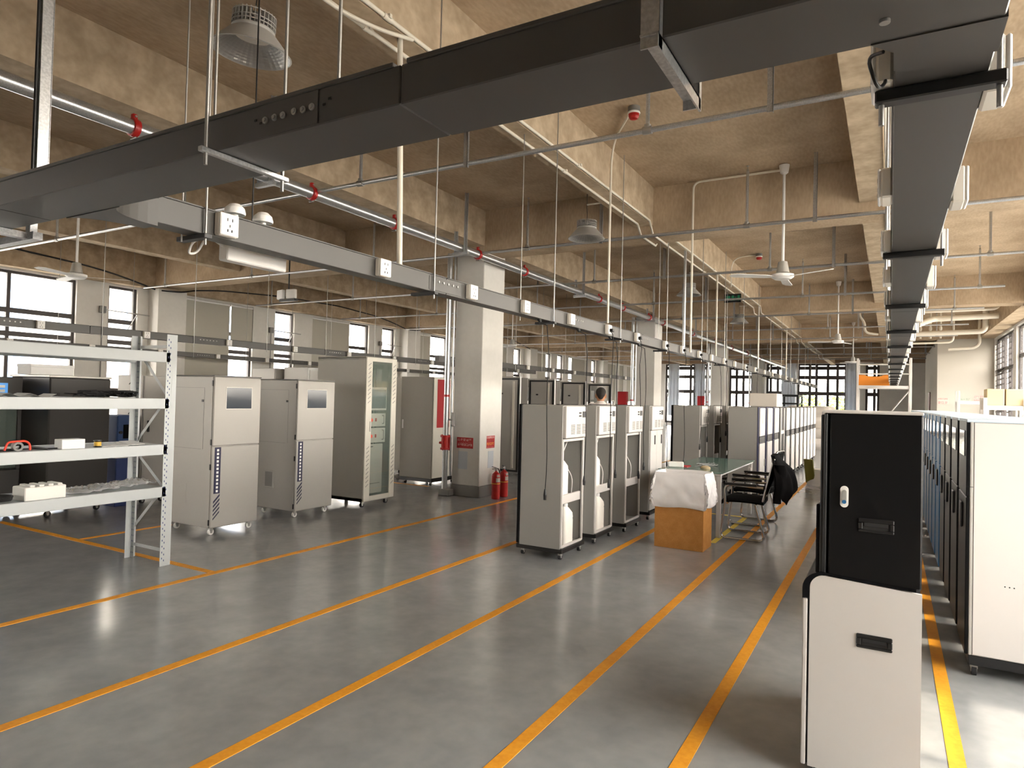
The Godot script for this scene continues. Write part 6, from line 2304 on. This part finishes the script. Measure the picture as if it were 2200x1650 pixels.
func aisle_machine(k: int):
	var z := -4.614 - 0.592 * k
	var film := k >= 4
	var lab: String
	if k == 0: lab = "white sided machine at the head of the aisle row, three dots on its side"
	elif k < 4: lab = ["second machine of the aisle row, glossy black front", "third machine of the aisle row, glossy black front", "fourth machine of the aisle row, glossy black front"][k - 1]
	else: lab = ordinal(k) + " machine of the aisle row, blue film over its front"
	var o := thing("aisle_machine", lab, "machine", Vector3(0.384, 0, z), 0.0, "blue filmed machines of the aisle row" if film else "")
	var w := 0.455
	var s := S()
	cb(s, 0.03, 0.124, -w, 0.56, 1.45, 0.0, 0.006)
	part(o, "body", s, "machine_white")
	s = S()
	cb(s, 0.018, 0.124, -w - 0.002, 0.034, 1.455, 0.002, 0.004)
	part(o, "corner_trim", s, "silver_trim")
	s = S()
	cb(s, 0.0, 0.126, -w, 0.018, 1.02, 0.0, 0.004)
	var lo := part(o, "lower_front", s, "blue_film" if film else "front_black")
	s = S()
	cb(s, 0.0, 1.024, -w, 0.018, 1.455, 0.0, 0.004)
	var up := part(o, "upper_front", s, "blue_film" if film else "front_black")
	s = S()
	cb(s, -0.012, 0.82, -w * 0.62, 0.0, 0.97, -w * 0.38, 0.006)
	part(lo, "handle", s, "black")
	s = S()
	cb(s, -0.004, 1.25, -w + 0.08, 0.0, 1.40, -0.08, 0.002)
	part(up, "display", s, "screen_glass")
	s = S()
	cb(s, 0.0, 1.45, -w - 0.004, 0.565, 1.466, 0.004, 0.004)
	part(o, "top_sheet", s, "film_sheet")
	s = S()
	cb(s, 0.02, 0.066, -w + 0.01, 0.55, 0.124, -0.006, 0.004)
	part(o, "base", s, "black")
	if k == 0:
		s = S()
		for i in 3:
			var p := on_z(2159 + i * 10, 1261 + i * 1.6, z)
			cyl(s, Vector3(p.x - 0.384, p.y, -0.001), Vector3(p.x - 0.384, p.y, 0.0012), 0.0038, 10)
		part(o, "screw_hole", s, "hole")
		s = S()
		bb(s, 0.036, 0.13, 0.0, 0.0385, 1.45, 0.0006)
		bb(s, 0.018, 1.078, 0.002, 0.034, 1.081, 0.0026)
		part(o, "seam", s, "hole")
	for p in [Vector3(0.05, 0, -0.05), Vector3(0.05, 0, -w + 0.05), Vector3(0.5, 0, -0.05), Vector3(0.5, 0, -w + 0.05)]:
		caster(o, p, 0.03)

func build_near():
	near_machine()
	for k in 20: aisle_machine(k)

# ---------------------------------------------------------------- far end
func sack_pile(at: Vector3, n: int, label: String):
	for k in n:
		var o := thing("wrapped_sack", label, "sack", at + Vector3([-0.45, 0.3, -0.4, 0.36][k % 4], (k / 4) * 0.37, [0.1, 0.0, -0.75, -0.8][k % 4]), 0.1 * sin(k * 2.3), "wrapped sacks at the hall end")
		var s := S()
		var rings := []
		for i in 9:
			var t := float(i) / 8.0
			var f := 0.55 + 0.45 * pow(sin(PI * clampf(t, 0.04, 0.96)), 0.4)
			var ring := []
			for j in 20:
				var a := TAU * j / 20.0
				var m := pow(pow(absf(cos(a)), 4.0) + pow(absf(sin(a)), 4.0), -0.25)
				ring.append(Vector3(cos(a) * m * 0.34 * f * (1.0 + 0.03 * sin(j * 2.0 + k)), t * 0.37, sin(a) * m * 0.3 * f * (1.0 + 0.03 * cos(j * 3.0 + k))))
			rings.append(ring)
		loft(s, rings)
		part(o, "sack", s, "sack")

func frame_rack(called: String, label: String, at: Vector3, w: float, d: float, h: float, decks: Array, m: String) -> Node3D:
	var o := thing(called, label, "rack", at)
	for x in [-w * 0.5, w * 0.5]:
		for z in [-d * 0.5, d * 0.5]:
			var s := S()
			cb(s, x - 0.03, 0.0, z - 0.03, x + 0.03, h, z + 0.03, 0.004)
			part(o, "post", s, m)
	for y in decks:
		var s := S()
		cb(s, -w * 0.5 + 0.03, y - 0.09, -d * 0.5, w * 0.5 - 0.03, y, d * 0.5, 0.004)
		part(o, "deck", s, m)
	var s2 := S()
	for q in [[Vector3(-w * 0.5, 0.2, d * 0.5), Vector3(w * 0.5, decks[0] - 0.1, d * 0.5)]]:
		tube(s2, q, 0.016, 6)
	part(o, "brace", s2, m)
	return o

func build_far():
	sack_pile(Vector3(-2.35, 0, -25.0), 16, "pale wrapped sack in the pile at the hall end")
	# platform rack with an orange board over the aisle
	var z := -22.0
	var o := frame_rack("platform_rack", "tall white steel platform rack with guard rails", Vector3(-0.17, 0, z), 1.32, 0.8, 2.9, [2.12], "machine_white")
	var s := S()
	for y in [2.45, 2.72]:
		cyl(s, Vector3(-0.66, y, 0.4), Vector3(0.66, y, 0.4), 0.022, 8)
		part(o, "guard_rail", s, "machine_white")
		s = S()
	s = S()
	var poly := PackedVector2Array([Vector2(-0.4, 0.0), Vector2(0.4, 0.0), Vector2(0.4, 0.31), Vector2(0.28, 0.31), Vector2(0.16, 0.26), Vector2(-0.1, 0.25), Vector2(-0.24, 0.30), Vector2(-0.4, 0.31)])
	prism(s, poly, Vector3(-0.42, 2.121, z + 0.28), Vector3.RIGHT, Vector3.UP, Vector3(0, 0, 0.05))
	single("orange_board", s, "orange_board", "orange board with a curved top edge on the platform rack", "board")
	# stepped racks and cartons under the louvres
	var ra := frame_rack("steel_rack", "slim grey steel rack before the notices on plaster wall", Vector3(1.85, 0, -21.0), 0.62, 0.5, 1.98, [1.72, 1.0, 0.3], "silver_trim")
	var rb := frame_rack("steel_rack", "white steel rack stacked with pale cartons under the louvres", Vector3(1.98, 0, -16.5), 0.66, 0.6, 1.75, [1.6, 0.9, 0.2], "machine_white")
	for k in 2:
		s = S()
		cb(s, 1.68 + k * 0.31, 1.6, -16.75, 1.97 + k * 0.31, 1.93, -16.25, 0.01)
		single("carton", s, "carton_pale", ["pale carton on the white rack, beside its twin", "pale carton on the white rack next to a louvred window"][k], "box")
	s = S()
	cb(s, 1.7, 0.9, -16.7, 2.25, 1.3, -16.3, 0.01)
	single("carton", s, "carton_pale", "long pale carton on the middle deck of the white rack", "box")
	# things on and behind the aisle row
	s = S()
	cb(s, -2.35, 1.468, -14.0, -1.85, 1.72, -13.3, 0.01)
	single("carton", s, "sack", "taupe carton lying on top of the white fronted machines", "box")
	var t := thing("machine_frame", "open black steel frame standing on top of the aisle row", "frame", Vector3(-2.06, 1.468, -17.0))
	s = S()
	for x in [-0.2, 0.2]:
		for zz in [-0.42, 0.42]:
			s = S()
			cb(s, x - 0.02, 0.0, zz - 0.02, x + 0.02, 0.28, zz + 0.02, 0.003)
			part(t, "post", s, "black")
	s = S()
	for y in [0.07, 0.26]:
		for x in [-0.2, 0.2]: cb(s, x - 0.02, y - 0.02, -0.42, x + 0.02, y + 0.02, 0.42, 0.003)
		for zz in [-0.42, 0.42]: cb(s, -0.2, y - 0.02, zz - 0.02, 0.2, y + 0.02, zz + 0.02, 0.003)
	part(t, "rail", s, "black")
	# bag and folded yellow sheet on the floor
	t = thing("floor_bag", "white bag with an olive panel on the aisle floor", "bag", Vector3(-1.12, 0, -13.9))
	s = S()
	var rings := []
	for i in 8:
		var f := float(i) / 7.0
		var ring := []
		for j in 18:
			var a := TAU * j / 18.0
			ring.append(Vector3(cos(a) * 0.26 * (1.0 - 0.3 * f) * (1.0 + 0.07 * sin(j * 2.7)), f * 0.3, sin(a) * 0.22 * (1.0 - 0.3 * f) * (1.0 + 0.06 * cos(j * 3.1))))
		rings.append(ring)
	loft(s, rings)
	part(t, "bag", s, "paper")
	s = S()
	cbox(s, Vector3(-0.2, 0.26, 0.12), Vector3(0.2, 0.46, 0.03), 0.006, Basis(Vector3.UP, -0.6) * Basis(Vector3.RIGHT, 0.15))
	part(t, "panel", s, "olive")
